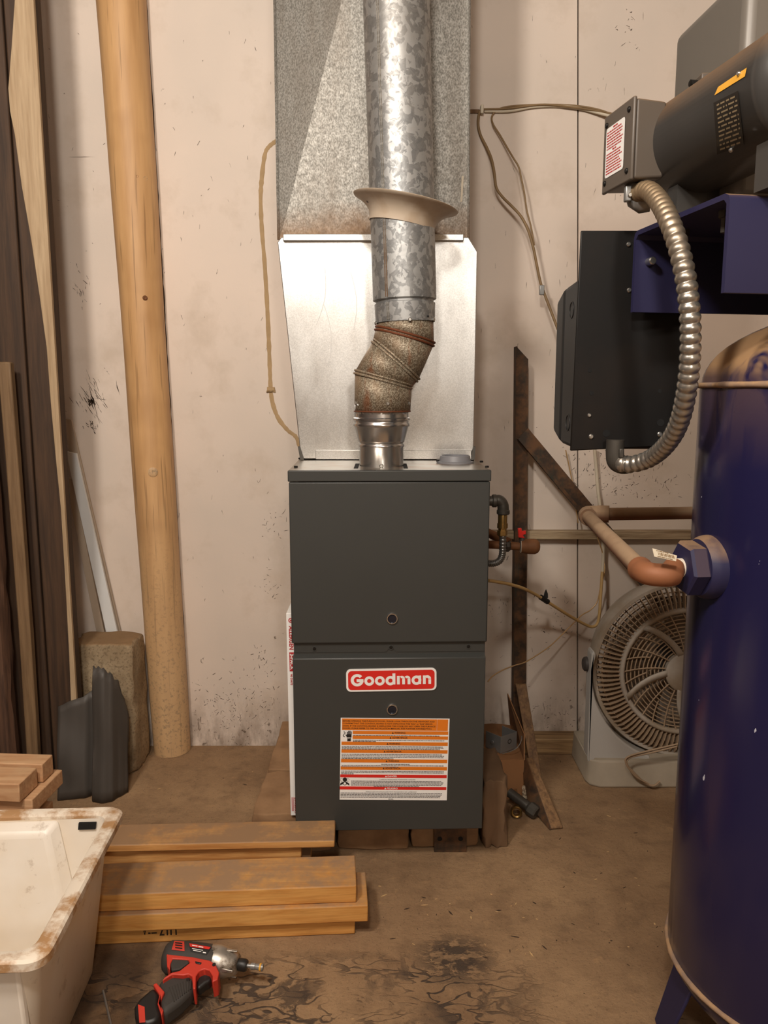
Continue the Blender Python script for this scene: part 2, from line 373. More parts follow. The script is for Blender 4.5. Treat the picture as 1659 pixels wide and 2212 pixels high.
def tube(bm, pts, r, seg=10, mat=0, flat=1.0, cap=True):
    pts = [Vector(p) for p in pts]; n = len(pts); rs = r if isinstance(r, (list, tuple)) else [r]*n
    T = [(pts[min(i+1, n-1)]-pts[max(i-1, 0)]).normalized() for i in range(n)]
    up = Vector((0,0,1)) if abs(T[0].z) < .9 else Vector((0,1,0))
    U = (up - T[0]*up.dot(T[0])).normalized(); rings = []
    for i in range(n):
        U = (U - T[i]*U.dot(T[i])).normalized(); V = T[i].cross(U)
        rings.append([bm.verts.new(pts[i]+(U*math.cos(a)*flat+V*math.sin(a))*rs[i]) for a in [2*math.pi*k/seg for k in range(seg)]])
    for i in range(n-1):
        for k in range(seg):
            bm.faces.new((rings[i][k], rings[i][(k+1)%seg], rings[i+1][(k+1)%seg], rings[i+1][k])).material_index = mat
    if cap:
        bm.faces.new(rings[0][::-1]).material_index = mat; bm.faces.new(rings[-1]).material_index = mat
    return bm
def lathe(bm, prof, O, A, seg=32, mat=0, closed=False, cap=(True, True), a0=0):
    """prof: (distance along A, radius)"""
    O = Vector(O); A = Vector(A).normalized(); up = Vector((0,0,1)) if abs(A.z) < .9 else Vector((1,0,0))
    U = (up-A*up.dot(A)).normalized(); V = A.cross(U); rings = []
    for h, r in prof:
        rings.append([bm.verts.new(O+A*h+(U*math.cos(a)+V*math.sin(a))*r) for a in [a0+2*math.pi*k/seg for k in range(seg)]])
    m = len(rings)
    for i in range(m if closed else m-1):
        for k in range(seg):
            bm.faces.new((rings[i][k], rings[i][(k+1)%seg], rings[(i+1)%m][(k+1)%seg], rings[(i+1)%m][k])).material_index = mat
    if not closed:
        if cap[0]: bm.faces.new(rings[0][::-1]).material_index = mat
        if cap[1]: bm.faces.new(rings[-1]).material_index = mat
    return bm
def roughbox(bm, lo, hi, cuts=5, jit=.003, taper=0, rnd=None, mat=0):
    r = rnd or random; b2 = nb(); box(b2, lo, hi)
    bmesh.ops.subdivide_edges(b2, edges=b2.edges[:], cuts=cuts, use_grid_fill=True)
    c = (Vector(lo)+Vector(hi))/2; h = (Vector(hi)-Vector(lo))/2
    for v in b2.verts:
        q = [abs(v.co[i]-c[i])/max(h[i], 1e-6) for i in range(3)]
        e = sum(1 for t in q if t > .99)
        v.co += Vector([(r.random()-.5)*2*jit for _ in range(3)])
        if e >= 2: v.co += (c-v.co).normalized()*jit*(1.2 if e == 2 else 3.0)*r.random()*1.6
        if v.co.z < lo[2]: v.co.z = lo[2]
    me = bpy.data.meshes.new('t'); b2.to_mesh(me); b2.free(); bm.from_mesh(me); bpy.data.meshes.remove(me); return bm
def rrect(cx, cy, w, h, r, n=5):
    p = []
    for sx, sy, a0 in ((1,1,0),(-1,1,90),(-1,-1,180),(1,-1,270)):
        for k in range(n+1):
            a = R(a0+90*k/n); p.append((cx+sx*(w/2-r)+r*math.cos(a), cy+sy*(h/2-r)+r*math.sin(a)))
    return p
class Flat:
    """flat print lying on a surface: u, v in metres, layers a fraction of a millimetre apart"""
    def __init__(s, O, U, V): s.O, s.U, s.V = Vector(O), Vector(U).normalized(), Vector(V).normalized(); s.N = s.U.cross(s.V); s.bm = nb()
    def p(s, u, v, l): return s.O+s.U*u+s.V*v+s.N*(l*.00035)
    def poly(s, pts, l, m):
        f = s.bm.faces.new([s.bm.verts.new(s.p(u, v, l)) for u, v in pts]); f.material_index = m; return s
    def rect(s, u0, v0, u1, v1, l, m): return s.poly([(u0,v0),(u1,v0),(u1,v1),(u0,v1)], l, m)
    def ring(s, c, ro, ri, a0, a1, l, m, n=28):
        A = [R(a0+(a1-a0)*k/n) for k in range(n+1)]
        for a, b in zip(A, A[1:]):
            s.poly([(c[0]+ri*math.cos(a), c[1]+ri*math.sin(a)), (c[0]+ro*math.cos(a), c[1]+ro*math.sin(a)),
                    (c[0]+ro*math.cos(b), c[1]+ro*math.sin(b)), (c[0]+ri*math.cos(b), c[1]+ri*math.sin(b))], l, m)
        return s
    def disc(s, c, r, l, m, n=20): return s.poly([(c[0]+r*math.cos(2*math.pi*k/n), c[1]+r*math.sin(2*math.pi*k/n)) for k in range(n)], l, m)
    def text(s, t, u, v, w, h, l, m, bold=0., rot=0, align='L'):
        vs, fs = glyphs(t, bold)
        x0 = min(p[0] for p in vs); x1 = max(p[0] for p in vs); y0, y1 = 0, .70
        sx = w/(x1-x0); sy = h/(y1-y0); ca, sa = math.cos(rot), math.sin(rot)
        off = {'L': 0, 'C': -w/2}[align]
        P = [((p[0]-x0)*sx+off, (p[1]-y0)*sy) for p in vs]
        V = [s.bm.verts.new(s.p(u+a*ca-b*sa, v+a*sa+b*ca, l)) for a, b in P]
        for f in fs:
            try: s.bm.faces.new([V[i] for i in f]).material_index = m
            except ValueError: pass
        return s
    def words(s, u0, u1, v, h, l, m, rnd, fill=1.0):
        u = u0; end = u0+(u1-u0)*fill
        while u < end-.002:
            wd = min(end-u, h*(1.2+3.6*rnd.random())); s.rect(u, v, u+wd, v+h, l, m); u += wd+h*.55
    def done(s, name, mats, parent, **kw): return obj(name, s.bm, mats, parent, smooth=None, recalc=False, **kw)
_g = {}
def glyphs(t, bold):
    if (t, bold) in _g: return _g[(t, bold)]
    cu = bpy.data.curves.new('txt', 'FONT'); cu.body = t; cu.resolution_u = 2; cu.offset = bold; cu.fill_mode = 'FRONT'
    o = bpy.data.objects.new('txt', cu); COL.objects.link(o)
    me = bpy.data.meshes.new_from_object(o.evaluated_get(bpy.context.evaluated_depsgraph_get()))
    r = ([(v.co.x, v.co.y) for v in me.vertices], [tuple(p.vertices) for p in me.polygons])
    bpy.data.objects.remove(o); bpy.data.curves.remove(cu); bpy.data.meshes.remove(me)
    _g[(t, bold)] = r; return r
def screw(parent, p, n, r=.0035, mat='screw', name='screw', h=.003):
    return obj(name, lathe(nb(), [(-.001, r), (h*.5, r), (h, r*.65)], p, n, 10), mat, parent)

# text shapes are made first, while the scene is still empty
for t_, b_ in (('WARNING', .015), ('ADVERTENCIA', .015), ('DANGER', .015), ('PELIGRO', .015), ('CARBON MONOXIDE POISONING HAZARD', 0), ('RIESGO DE INTOXICACIÓN POR MONÓXIDO DE CARBONO', 0),
        ('BEFORE OPENING THE FURNACE DOORS, PLEASE LOOK THROUGH THE VIEWPORT AND', .012), ('CONFIRM THAT THE CONTROL BOARD IS NOT DISPLAYING THE "EAL" or "EA8" ERROR', .012),
        ('CODE. IF THE CONTROL BOARD IS DISPLAYING THIS CODE, DO NOT OPEN THE FURNACE', .012), ('DOORS. PLEASE REFER TO THE INSTALLATION MANUAL FOR FURTHER INFORMATION.', .012),
        ('ALLERGEN', .03), ('3-PACK', .03), ('90 DAYS', .03), ('Lasts up to', 0), ('20x25x1', .03), ('U17', .02), ('A', .02)): glyphs(t_, b_)

# ================================================================== THE SETTING
WALL = 2.43; ZC = 2.75; XL, XR, YB = -1.5, 1.7, -2.7
obj('floor', box(nb(), (XL-.1, YB-.1, -.1), (XR+.1, WALL+.1, 0)), 'floor', kind='structure', smooth=None, origin=Vector((0,0,0)))
obj('ceiling', box(nb(), (XL-.1, YB-.1, ZC), (XR+.1, WALL+.1, ZC+.1)), 'ceil', kind='structure', smooth=None)
obj('wall_left', box(nb(), (XL-.1, YB, 0), (XL, WALL, ZC)), 'post', kind='structure', smooth=None)
obj('wall_right', box(nb(), (XR, YB, 0), (XR+.1, WALL, ZC)), 'room', kind='structure', smooth=None)
obj('wall_front', box(nb(), (XL-.1, YB-.1, 0), (XR+.1, YB, ZC)), 'room', kind='structure', smooth=None)
wall = obj('wall_back', box(nb(), (XL-.1, WALL+.012, 0), (XR+.1, WALL+.1, ZC)), 'dark_gap', kind='structure', smooth=None)
def seam_x(z): return .6325 + (.5535-.6325)*z/2.2
def panel(x0a, x0b, x1a, x1b):
    b = nb(); quadbox(b, [(x0a,WALL,0),(x1a,WALL,0),(x1a,WALL+.012,0),(x0a,WALL+.012,0),(x0b,WALL,ZC),(x1b,WALL,ZC),(x1b,WALL+.012,ZC),(x0b,WALL+.012,ZC)])
    return obj('wall_panel', b, 'wall', wall, smooth=None, origin=Vector(((x0a+x1a)/2, WALL, 1.2)))
PB, PT = aY(373, 1625, 2.40), aY(262, 0, 2.40)     # axis of the round pole, let into the wall
def pole_x(z): return PB.x + (PT.x-PB.x)*(z-PB.z)/(PT.z-PB.z)
panel(XL-.1, XL-.1, pole_x(0)-.02, pole_x(ZC)-.02)
panel(pole_x(0)+.02, pole_x(ZC)+.02, seam_x(0)-.0022, seam_x(ZC)-.0022)
panel(seam_x(0)+.0022, seam_x(ZC)+.0022, XR+.1, XR+.1)
# dried tan trail running down the wall left of the duct
tr = [(597,304),(580,318),(572,335),(566,380),(563,430),(566,500),(571,560),(576,640),(580,720),(583,800),(585,845),(590,875),(602,905),(622,930),(640,945),(650,975)]
b = nb(); tube(b, smoothpath([aY(x, y, WALL) for x, y in tr], 6), [.0052+.0022*random.random() for _ in range(6*(len(tr)-1)+1)], 8)
for v in b.verts: v.co.y = WALL + (v.co.y-WALL)*.18
obj('dried_trail', b, 'tan_trail', wall, label='tan dried dribble running down the wall')
b = nb(); roughbox(b, (aY(576,840,WALL).x, WALL-.008, aY(585,848,WALL).z), (aY(594,840,WALL).x, WALL+.004, aY(585,836,WALL).z), 2, .002); obj('dried_lump', b, 'tan_trail', wall)
# hard scratches and scuffs in the paint (a flat mark each, one mesh)
b = nb(); rs = random.Random(3)
def scratch(x, y, L, ang, wd):
    a = aY(x, y, WALL); u = Vector((math.cos(ang), 0, math.sin(ang))); v = Vector((-u.z, 0, u.x)); y0 = Vector((0, -.0006, 0))
    pts = [a+y0+u*(t*L)+v*(wd*(rs.random()-.2)) for t in (0, .3, .6, 1)] + [a+y0+u*(t*L)-v*(wd*rs.random()) for t in (.8, .5, .2)]
    b.faces.new([b.verts.new(p) for p in pts])
for k in range(46): scratch(205+rs.gauss(0, 17), 872+rs.gauss(0, 26), .012+.03*rs.random(), R(100+30*rs.random()), .0013)
for k in range(10): scratch(195+rs.random()*12, 862+rs.random()*20, .02, R(110), .004)
scratch(192, 858, .055, R(-8), .003); scratch(146, 339, .085, R(0), .0022); scratch(250, 820, .05, R(-78), .003)
for k in range(14): scratch(200+rs.gauss(0, 8), 925+rs.gauss(0, 5), .012, R(90+60*rs.random()), .002)
for k in range(18): scratch(178+rs.gauss(0, 8), 625+rs.gauss(0, 16), .01+.01*rs.random(), R(80+60*rs.random()), .0012)
for cx, cy, n_, sx, sy in ((600, 1130, 26, 20, 26), (585, 1270, 20, 14, 20), (545, 1500, 90, 50, 40), (480, 1540, 80, 40, 36), (1250, 1010, 60, 50, 40), (1360, 1040, 120, 60, 30), (1190, 1560, 60, 40, 34), (1200, 1350, 50, 36, 50), (1360,60,16,14,30), (560,1410,16,8,14), (1080,1320,26,14,60)):
    for k in range(n_): scratch(cx+rs.gauss(0, sx), cy+rs.gauss(0, sy), .004+.014*rs.random()**2, R(180*rs.random()), .0006+.001*rs.random())
for k in range(70): scratch(330+rs.random()*260, 60+rs.random()*1500, .005+.012*rs.random(), R(90+20*rs.gauss(0, 1)), .0009)
for k in range(90): scratch(1020+rs.random()*640, 20+rs.random()*1300, .005+.02*rs.random(), R(90+8*rs.gauss(0, 1)), .0007)
for k in range(30): scratch(100+rs.random()*130, 30+rs.random()*1200, .004+.01*rs.random(), R(180*rs.random()), .001)
obj('paint_scratches', b, 'twig', wall, smooth=None, recalc=False, kind='stuff')
# sill at the foot of the wall, right of the furnace
b = nb(); box(b, (aY(1062,1600,2.37).x, 2.365, 0), (XR, WALL, .052)); obj('baseboard_right', b, 'sill', bevel=.003, kind='structure')
# the round pole
b = nb(); ax = (PT-PB).normalized(); O = PB-ax*((PB.z)/ax.z); n_ = 26; prof = []
for k in range(n_+1):
    t = k/n_; prof.append((t*(ZC/ax.z), .0575+.0125*t+.0012*math.sin(9*t)+.0008*math.sin(23*t)))
lathe(b, prof, O, ax, 40)
pole = obj('round_post', b, 'pole', smooth=60, label='tall round peeled pole set into the cream wall', cat='post')
for s_ in (-1, 1):
    rg_ = random.Random(31+s_); b = nb(); P3 = []
    for k in range(121):
        z = ZC*k/120*.995+.004; rr_ = .0575+.0125*z/ZC; dx = math.sqrt(rr_*rr_-.03**2)+.0012; P3.append(Vector((pole_x(z)+s_*dx+.0016*(rg_.random()-.5), WALL-.0010, z)))
    tube(b, P3, [.0014+.0022*rg_.random()**2 for _ in P3], 6); obj('ragged_gap', b, 'twig', pole, smooth=None)
kn = []
for x, y, r in ((325,382,.010),(314,643,.008),(330,1020,.016),(297,380,.006)):
    p = aY(x, y, 2.338); q = Vector((pole_x(p.z), 2.40, p.z)); d = (p-q).normalized()
    obj('knot', lathe(nb(), [(.054,r),(.0635,r*.9),(.0655,r*.55),(.0645,r*.2)], q, d, 14), 'rust_fitting' if r < .009 else 'pole', pole)

# ================================================================== FURNACE
YAW = R(1.5); FO = Vector((.013, 1.754, .105))
EX = Vector((math.cos(YAW), math.sin(YAW), 0)); EY = Vector((-math.sin(YAW), math.cos(YAW), 0)); EZ = Vector((0,0,1))
FX = Matrix(((EX.x,EY.x,0,FO.x),(EX.y,EY.y,0,FO.y),(0,0,1,FO.z),(0,0,0,1)))
def fl(x, y, off=0.):
    p = aP(x, y, FO-EY*off, EY) - FO; return p.dot(EX), p.z          # local u, v on the front plane (off = metres proud of it)
fur = empty('gas_furnace', FO, 'tall charcoal gas furnace with red badge and orange warning sheet', 'furnace')
zt = fl(845, 1016)[1]; zl = fl(845, 1040)[1]; zu = fl(845, 1389)[1]; zs = fl(845, 1417)[1]
xl, xr = -.2270, .2270
b = nb(); box(b, (xl+.022, .014, 0), (xr-.004, .60, zt-.004)); obj('cabinet', b, 'enamel', fur, FX, bevel=.002)
b = nb(); box(b, (xl-.001, -.002, zl), (xr+.001, .012, zt)); lip = obj('lid_lip', b, 'enamel', fur, FX, bevel=.002)
b = nb(); box(b, (xl, .011, zt-.004), (xr, .60, zt-.001)); tops = obj('lid_sheet', b, 'top_sheet', fur, FX)
ud = obj('burner_door', box(nb(), (xl+.001, 0, zu), (xr-.001, .014, zl-.001)), 'enamel', fur, FX, bevel=.003, label='plain charcoal upper door')
b = nb(); box(b, (xl+.005, .010, zs-.004), (xr-.004, .016, zu+.004)); strip = obj('blower_deck_strip', b, 'enamel', fur, FX)
b = nb(); c0 = fl(838,1405)[0]; c1 = fl(890,1405)[0]
pts = [(xl+.006, zs+.007), (c0-.004, zs+.007), (c0+.003, zs+.016), (c0+.012, zs+.016), (c0+.020, zs+.007), (xr-.006, zs+.007), (xr-.006, zu-.001), (xl+.006, zu-.001)]
prism(b, [(u, .0085, v) for u, v in pts], (0, .002, 0)); obj('door_flange', b, 'enamel', ud, FX)
for x, y in ((679,1404),(845,1401),(1013,1399)):
    u, v = fl(x, y); p = FX @ Vector((u, .0085, v))
    obj('screw_hole', lathe(nb(), [(0,.0058),(.0012,.0058),(.0012,.0042),(0,.0040)], p, -EY, 16, closed=True), 'enamel', strip)
    obj('screw', lathe(nb(), [(-.004,.004),(.0008,.004),(.001,.002)], p, -EY, 12), 'screw_black', strip)
b = nb(); box(b, (xl+.003, -.004, 0), (xr-.004, .014, zs-.004)); prism(b, [(xl+.003, -.004, zs-.004), (xr-.004, -.004, zs-.004), (xr-.004, .012, zs+.003), (xl+.003, .012, zs+.003)], (0, .002, -.003))
ld = obj('blower_door', b, 'enamel', fur, FX, bevel=.0025, label='charcoal lower door carrying the badge and labels')
for dr, x, y, off in ((ud, 847, 1336, 0.), (ld, 847, 1532, .004)):
    u, v = fl(x, y, off); p = FX @ Vector((u, -off, v))
    obj('sight_glass_rim', lathe(nb(), [(-.002,.0135),(.003,.0135),(.0045,.0122),(.0045,.0105),(.001,.0098),(-.002,.0098)], p, -EY, 28, closed=True), 'bright_metal', dr, label='clear round sight glass rim')
    obj('sight_glass', lathe(nb(), [(-.002,.0098),(.0012,.0098),(.0018,.006)], p, -EY, 24), 'glass', dr)
# badge: white plate, red field, seven white letters
u0, v0 = fl(748, 1494, .005); u1, v1 = fl(943, 1442, .005); bw, bh = u1-u0, v1-v0
bx = FX @ Vector(((u0+u1)/2, -.004, (v0+v1)/2)); bd = nb()
brot = R(.5); BU = EX*math.cos(brot)+EZ*math.sin(brot); BV = -EX*math.sin(brot)+EZ*math.cos(brot)
pts = [bx+BU*a+BV*c for a, c in rrect(0, 0, bw, bh*.96, .011)]
prism(bd, pts, -EY*.0030); badge = obj('badge', bd, 'white', ld, smooth=35, label='red and white name badge')
f = Flat(bx-EY*.0031, BU, BV); f.poly(rrect(0, 0, bw*.957, bh*.82, .0085), 1, 0)
S = bw/1.485                                    # metres per 1000 zoom pixels of the badge
def L(x, y): return ((x/1000-.797)*S, (.2815-y/1000)*S)
ro, ri = .081*S, .035*S
cG = L(236, 275); f.ring(cG, .106*S, .056*S, 40, 322, 2, 1); f.rect(cG[0]-.010*S, cG[1]-.031*S, cG[0]+.102*S, cG[1]+.017*S, 3, 1); f.ring(cG, .106*S, .056*S, 322, 352, 2, 1, 6)
for x in (433, 607, 781, 1209): f.ring(L(x, 292), ro, ri, 0, 360, 2, 1)
def bar(x0, y0, x1, y1): a, c = L(x0, y0), L(x1, y1); f.rect(min(a[0],c[0]), min(a[1],c[1]), max(a[0],c[0]), max(a[1],c[1]), 3, 1)
bar(814, 168, 862, 358); bar(1240, 212, 1286, 358)
bar(888, 212, 934, 358); bar(974, 268, 1020, 358); bar(1062, 268, 1109, 358); f.ring(L(967, 266), .053*S, .013*S, 0, 125, 2, 1, 16); f.ring(L(1055, 266), .054*S, .013*S, 0, 140, 2, 1, 16)
bar(1315, 212, 1361, 358); bar(1404, 280, 1450, 358); f.ring(L(1386, 274), .064*S, .019*S, 0, 130, 2, 1, 18)
bl = obj('badge_print', f.bm, ['red', 'white'], ld, smooth=None, recalc=False, label='red field with white name lettering')
# warning sheet
lu0, lv1 = fl(733, 1550, .004); lu1, lv0 = fl(966, 1724, .004)
W_, H_ = lu1-lu0, lv1-lv0; lo = FX @ Vector((lu0-.001, -.0043, lv0)); lrot = R(-1.2)
LU = EX*math.cos(lrot)+EZ*math.sin(lrot); LV = -EX*math.sin(lrot)+EZ*math.cos(lrot)
f = Flat(lo, LU, LV); rd = random.Random(5)
sc = W_/1525; Y = lambda y: H_-(y-62)*H_/1100; U = lambda x: (x-80)*sc     # coordinates read off the enlarged label
f.poly([(0,0),(W_,0),(W_,H_),(0,H_)], 1, 0)
mar = .004; f.rect(U(100), Y(225), U(1430), Y(72), 2, 1)
for i, t in enumerate(('BEFORE OPENING THE FURNACE DOORS, PLEASE LOOK THROUGH THE VIEWPORT AND', 'CONFIRM THAT THE CONTROL BOARD IS NOT DISPLAYING THE "EAL" or "EA8" ERROR', 'CODE. IF THE CONTROL BOARD IS DISPLAYING THIS CODE, DO NOT OPEN THE FURNACE', 'DOORS. PLEASE REFER TO THE INSTALLATION MANUAL FOR FURTHER INFORMATION.')):
    f.text(t, U(108), Y(112+i*32), U(1408-(12, 40, 0, 48)[i])-U(108), .0033, 3, 3, bold=.012)
f.rect(U(1432), Y(225), U(1585), Y(72), 2, 1)
def band(y0, y1, x0, col, txt, ink, tx):
    f.rect(U(x0), Y(y1), U(1592), Y(y0), 2, col)
    h = .0040; v = (Y(y0)+Y(y1))/2-h/2; tu = U(tx)
    f.poly([(tu-.0052, v-.0002), (tu-.0006, v-.0002), (tu-.0029, v+h+.0002)], 3, ink)
    f.text(txt, tu+.001, v, .0255 if len(txt) == 7 else (.036 if len(txt) > 8 else .022), h, 3, ink, bold=.015)
def para(y, nl, x0, last=.5, x1=1560, dy=20):
    for i in range(nl): f.words(U(x0), U(x1), Y(y+i*dy)-.0008, .0016, 3, 4, rd, last if i == nl-1 else .97+.03*rd.random())
for y0, y1, x0, c_, t, k, tx in ((240,285,250,1,'WARNING',3,830),(306,350,250,1,'ADVERTENCIA',3,800),(386,432,96,1,'WARNING',3,760),(490,535,96,1,'ADVERTENCIA',3,720),(618,664,92,1,'WARNING',3,752),(716,762,88,1,'ADVERTENCIA',3,712),(826,866,84,2,'DANGER',0,748),(988,1030,80,2,'PELIGRO',0,742)):
    band(y0-8, y1-8, x0, c_, t, k, tx)
para(293, 1, 256, .93, dy=16); para(357, 2, 256, .25, dy=16); para(440, 3, 100, .95, dy=17); para(545, 4, 100, .5, dy=19); f.words(U(660), U(1060), Y(676)-.0008, .0016, 3, 4, rd); para(694, 2, 100, .55, dy=18); para(772, 3, 96, .12, dy=18)
f.text('CARBON MONOXIDE POISONING HAZARD', U(640), Y(889), U(1150)-U(640), .0026, 3, 4); para(905, 4, 240, .97, dy=18); f.words(U(560), U(1200), Y(977)-.0008, .0016, 3, 4, rd)
f.text('RIESGO DE INTOXICACIÓN POR MONÓXIDO DE CARBONO', U(450), Y(1056), U(1170)-U(450), .0026, 3, 4); para(1068, 4, 92, .96, dy=19); f.words(U(770), U(840), Y(1148)-.0008, .0016, 3, 4, rd)
# pictograms: hand near a cable, head breathing fumes
hu, hv = U(200), Y(300)
f.rect(hu-.0040, hv-.0135, hu+.0042, hv-.003, 3, 3); f.rect(hu-.0058, hv-.004, hu+.0058, hv+.004, 3, 3)
for i, (du, hh) in enumerate(((-.0052,.006),(-.0022,.0085),(.0008,.0088),(.0038,.0068))): f.rect(hu+du, hv+.004, hu+du+.0022, hv+.004+hh, 3, 3)
f.poly([(hu-.0058, hv-.002), (hu-.0085, hv+.002), (hu-.0075, hv+.0035), (hu-.0050, hv+.001)], 3, 3); f.poly([(hu-.006, hv-.004), (hu+.006, hv-.0045), (hu+.001, hv-.0058), (hu-.002, hv-.0062)], 4, 0)
f.ring((U(128), Y(262)), .0034, .0019, -100, 110, 3, 3, 10); f.ring((U(134), Y(296)), .0034, .0019, 110, 300, 3, 3, 10)
f.disc((U(150), Y(886)), .0052, 3, 3); f.ring((U(190), Y(890)), .004, .0033, 0, 300, 3, 4, 10); f.ring((U(106), Y(890)), .004, .0033, 0, 300, 3, 4, 10)
f.poly([(U(85),Y(965)),(U(88),Y(935)),(U(130),Y(915)),(U(170),Y(915)),(U(212),Y(940)),(U(214),Y(966)),(U(180),Y(948)),(U(150),Y(966)),(U(118),Y(948))], 3, 3); f.disc((U(150), Y(940)), .0030, 4, 0)
wl = obj('warning_label', f.bm, ['white', 'orange', 'red', 'ink', 'grey_ink'], ld, smooth=None, recalc=False, label='white sheet with orange and red warning bands')
# top: black screws, slots beside the flue, grey round vent collar
for x, y in ((648,992),(639,1010),(1052,1010),(1040,999)):
    p = aZ(x, y, FO.z+zt-.001); obj('lid_screw', lathe(nb(), [(0,.0045),(.004,.0045),(.0045,.003)], p, EZ, 8), 'screw_black', tops)
for x0, x1, y0, y1 in ((764,780,1001,1011),(872,880,1001,1011)):
    a = aZ(x0, y1, FO.z+zt); c = aZ(x1, y0, FO.z+zt); b = nb(); box(b, (a.x, a.y, FO.z+zt-.003), (a.x+.010, c.y, FO.z+zt-.0002)); obj('knockout_slot', b, 'hole', tops)
p = aZ(983, 999, FO.z+zt); p.z = FO.z+zt-.001
vc = obj('vent_collar', lathe(nb(), [(0,.046),(.004,.046),(.005,.040),(.018,.0365),(.019,.0340),(.004,.0335),(.0035,.001)], p, EZ, 36), 'pvc', fur, label='grey plastic vent collar on top')
for s_ in (-1, 1): obj('collar_screw', lathe(nb(), [(0,.0045),(.005,.0045)], p+EX*(s_*.0425)+EZ*.003, EZ, 8), 'screw_black', vc)

# ================================================================== DUCTS
ZT = FO.z+zt
PY = 2.04
pl = empty('supply_plenum', (0, 2.2, ZT), 'shiny new sheet metal plenum sitting on the furnace top', 'duct')
tl, tr_, bl_, br = aY(601, 512, PY), aY(1024, 512, PY), aY(650, 990, PY), aY(1023, 990, PY)
ZP = tl.z
b = nb(); c = .018
fr = [(bl_.x, ZT+.002), (br.x-.012, ZT+.002), (br.x, ZT+.03), (br.x+.001, ZP-.035), (tr_.x-.014, ZP), (tl.x+.008, ZP), (tl.x-.002, ZP-.012)]
prism(b, [(x, PY, z) for x, z in fr], (0, .345, 0)); obj('casing', b, 'new_metal', pl, smooth=20, bevel=.002)
a0, a1 = aY(612, 511, PY).x, aY(1001, 511, PY).x
b = nb(); box(b, (a0, PY-.010, aY(800, 522, PY).z), (a1, PY+.002, ZP+.006)); obj('drive_cleat', b, 'new_metal', pl, bevel=.002)
a0, a1 = aY(682, 980, PY).x, aY(1018, 980, PY).x
b = nb(); box(b, (a0, PY-.004, ZT+.001), (a1, PY+.002, aY(800, 972, PY).z)); obj('base_flange', b, 'new_metal', pl, bevel=.001)
for x in (652, 1020):
    q = aY(x, 975, PY); b = nb(); s_ = 1 if x > 800 else -1
    quadbox(b, [(q.x-.004,PY-.006,ZT),(q.x+.006,PY-.006,ZT),(q.x+.006,PY+.02,ZT),(q.x-.004,PY+.02,ZT),(q.x-.004+s_*.006,PY-.003,ZT+.034),(q.x+.002+s_*.006,PY-.003,ZT+.034),(q.x+.002+s_*.006,PY+.01,ZT+.034),(q.x-.004+s_*.006,PY+.01,ZT+.034)])
    obj('corner_tab', b, 'black_iron', pl)
for x, y, rt in ((692, 640, 80), (705, 720, 94), (760, 650, 92)):   # pale scratches on the sheet
    q = aY(x, y, PY); fx2 = Flat((q.x, PY-.0004, q.z), (1,0,0), (0,0,1)); a = R(rt); pts = []
    for k in range(9): t = k/8; pts.append((math.cos(a)*.14*(.5-t)+.012*math.sin(t*3), math.sin(a)*.14*(.5-t)))
    for (p0, q0), (p1, q1) in zip(pts, pts[1:]): fx2.poly([(p0-.0006,q0),(p0+.0006,q0),(p1+.0006,q1),(p1-.0006,q1)], 1, 0)
    fx2.done('scratch', ['trim_white'], pl)
DY = 2.055
du = empty('supply_duct', (0, 2.2, ZP), 'old dull galvanised duct rising to the ceiling behind the flue', 'duct')
A = aY(603, 505, DY); Bq = aY(1010, 505, DY); T0 = aY(587, 0, DY); T1 = aY(1012, 0, DY)
kx = lambda p, q, z: p.x+(q.x-p.x)*(z-p.z)/(q.z-p.z)
zb = ZP-.004; zt_ = ZC-.002
xa, xb_, xA, xB = kx(A,T0,zb), kx(Bq,T1,zb), kx(A,T0,zt_), kx(Bq,T1,zt_)
c0_ = aY(634, 392, DY); c1_ = aY(737, 0, DY); dz = (zt_-c0_.z)/(c1_.z-c0_.z); ctop = c0_.x+(c1_.x-c0_.x)*dz
b = nb()
V = {k: b.verts.new(v) for k, v in dict(bl=(xa,DY,zb), br=(xb_,DY,zb), tr=(xB,DY,zt_), tc=(ctop,DY,zt_), tl=(xA,DY+.15,zt_), k=(c0_.x-.02,DY,c0_.z-.08),
     Bl=(xa,2.405,zb), Br=(xb_,2.405,zb), Tr=(xB,2.405,zt_), Tl=(xA,2.405,zt_)).items()}
for q in (('bl','br','k'),('br','tr','tc','k'),('k','tc','tl'),('bl','k','tl'),('br','Br','Tr','tr'),('Bl','bl','tl','Tl'),('Br','Bl','Tl','Tr'),('tl','tc','tr','Tr','Tl'),('bl','Bl','Br','br')): b.faces.new([V[i] for i in q])
obj('duct_casing', b, 'old_galv', du, smooth=1)
b = nb(); q0 = aY(1000, 380, DY-.001); q1 = aY(996, 436, DY-.001)
prism(b, [q0+Vector((-.003,0,0)), q0+Vector((.002,0,0)), q1+Vector((.003,0,0)), q1+Vector((-.002,0,0))], (0,-.0006,0)); obj('paint_smear', b, 'cable_w', du)
for xs, xt in ((xa, xA), (xb_, xB)):
    s_ = 1 if xs > 0 else -1; yt = DY+.15 if s_ < 0 else DY
    b = nb(); tube(b, [(xs+s_*.002, DY-.001, zb), (xt+s_*.002, yt-.001, zt_)], .0035, 6); obj('corner_seam', b, 'old_galv', du)

# ================================================================== FLUE
QY = 1.88
def ringE(bm, c, L_, ang, r, n=40):
    t = Vector((math.cos(ang), 0, math.sin(ang)))
    return [bm.verts.new(c + t*(L_*math.cos(a)) + Vector((0, -r*math.sin(a), 0))) for a in [2*math.pi*k/n for k in range(n)]]
def loft(bm, r0, r1):
    n = len(r0)
    for k in range(n): bm.faces.new((r0[k], r0[(k+1)%n], r1[(k+1)%n], r1[k]))
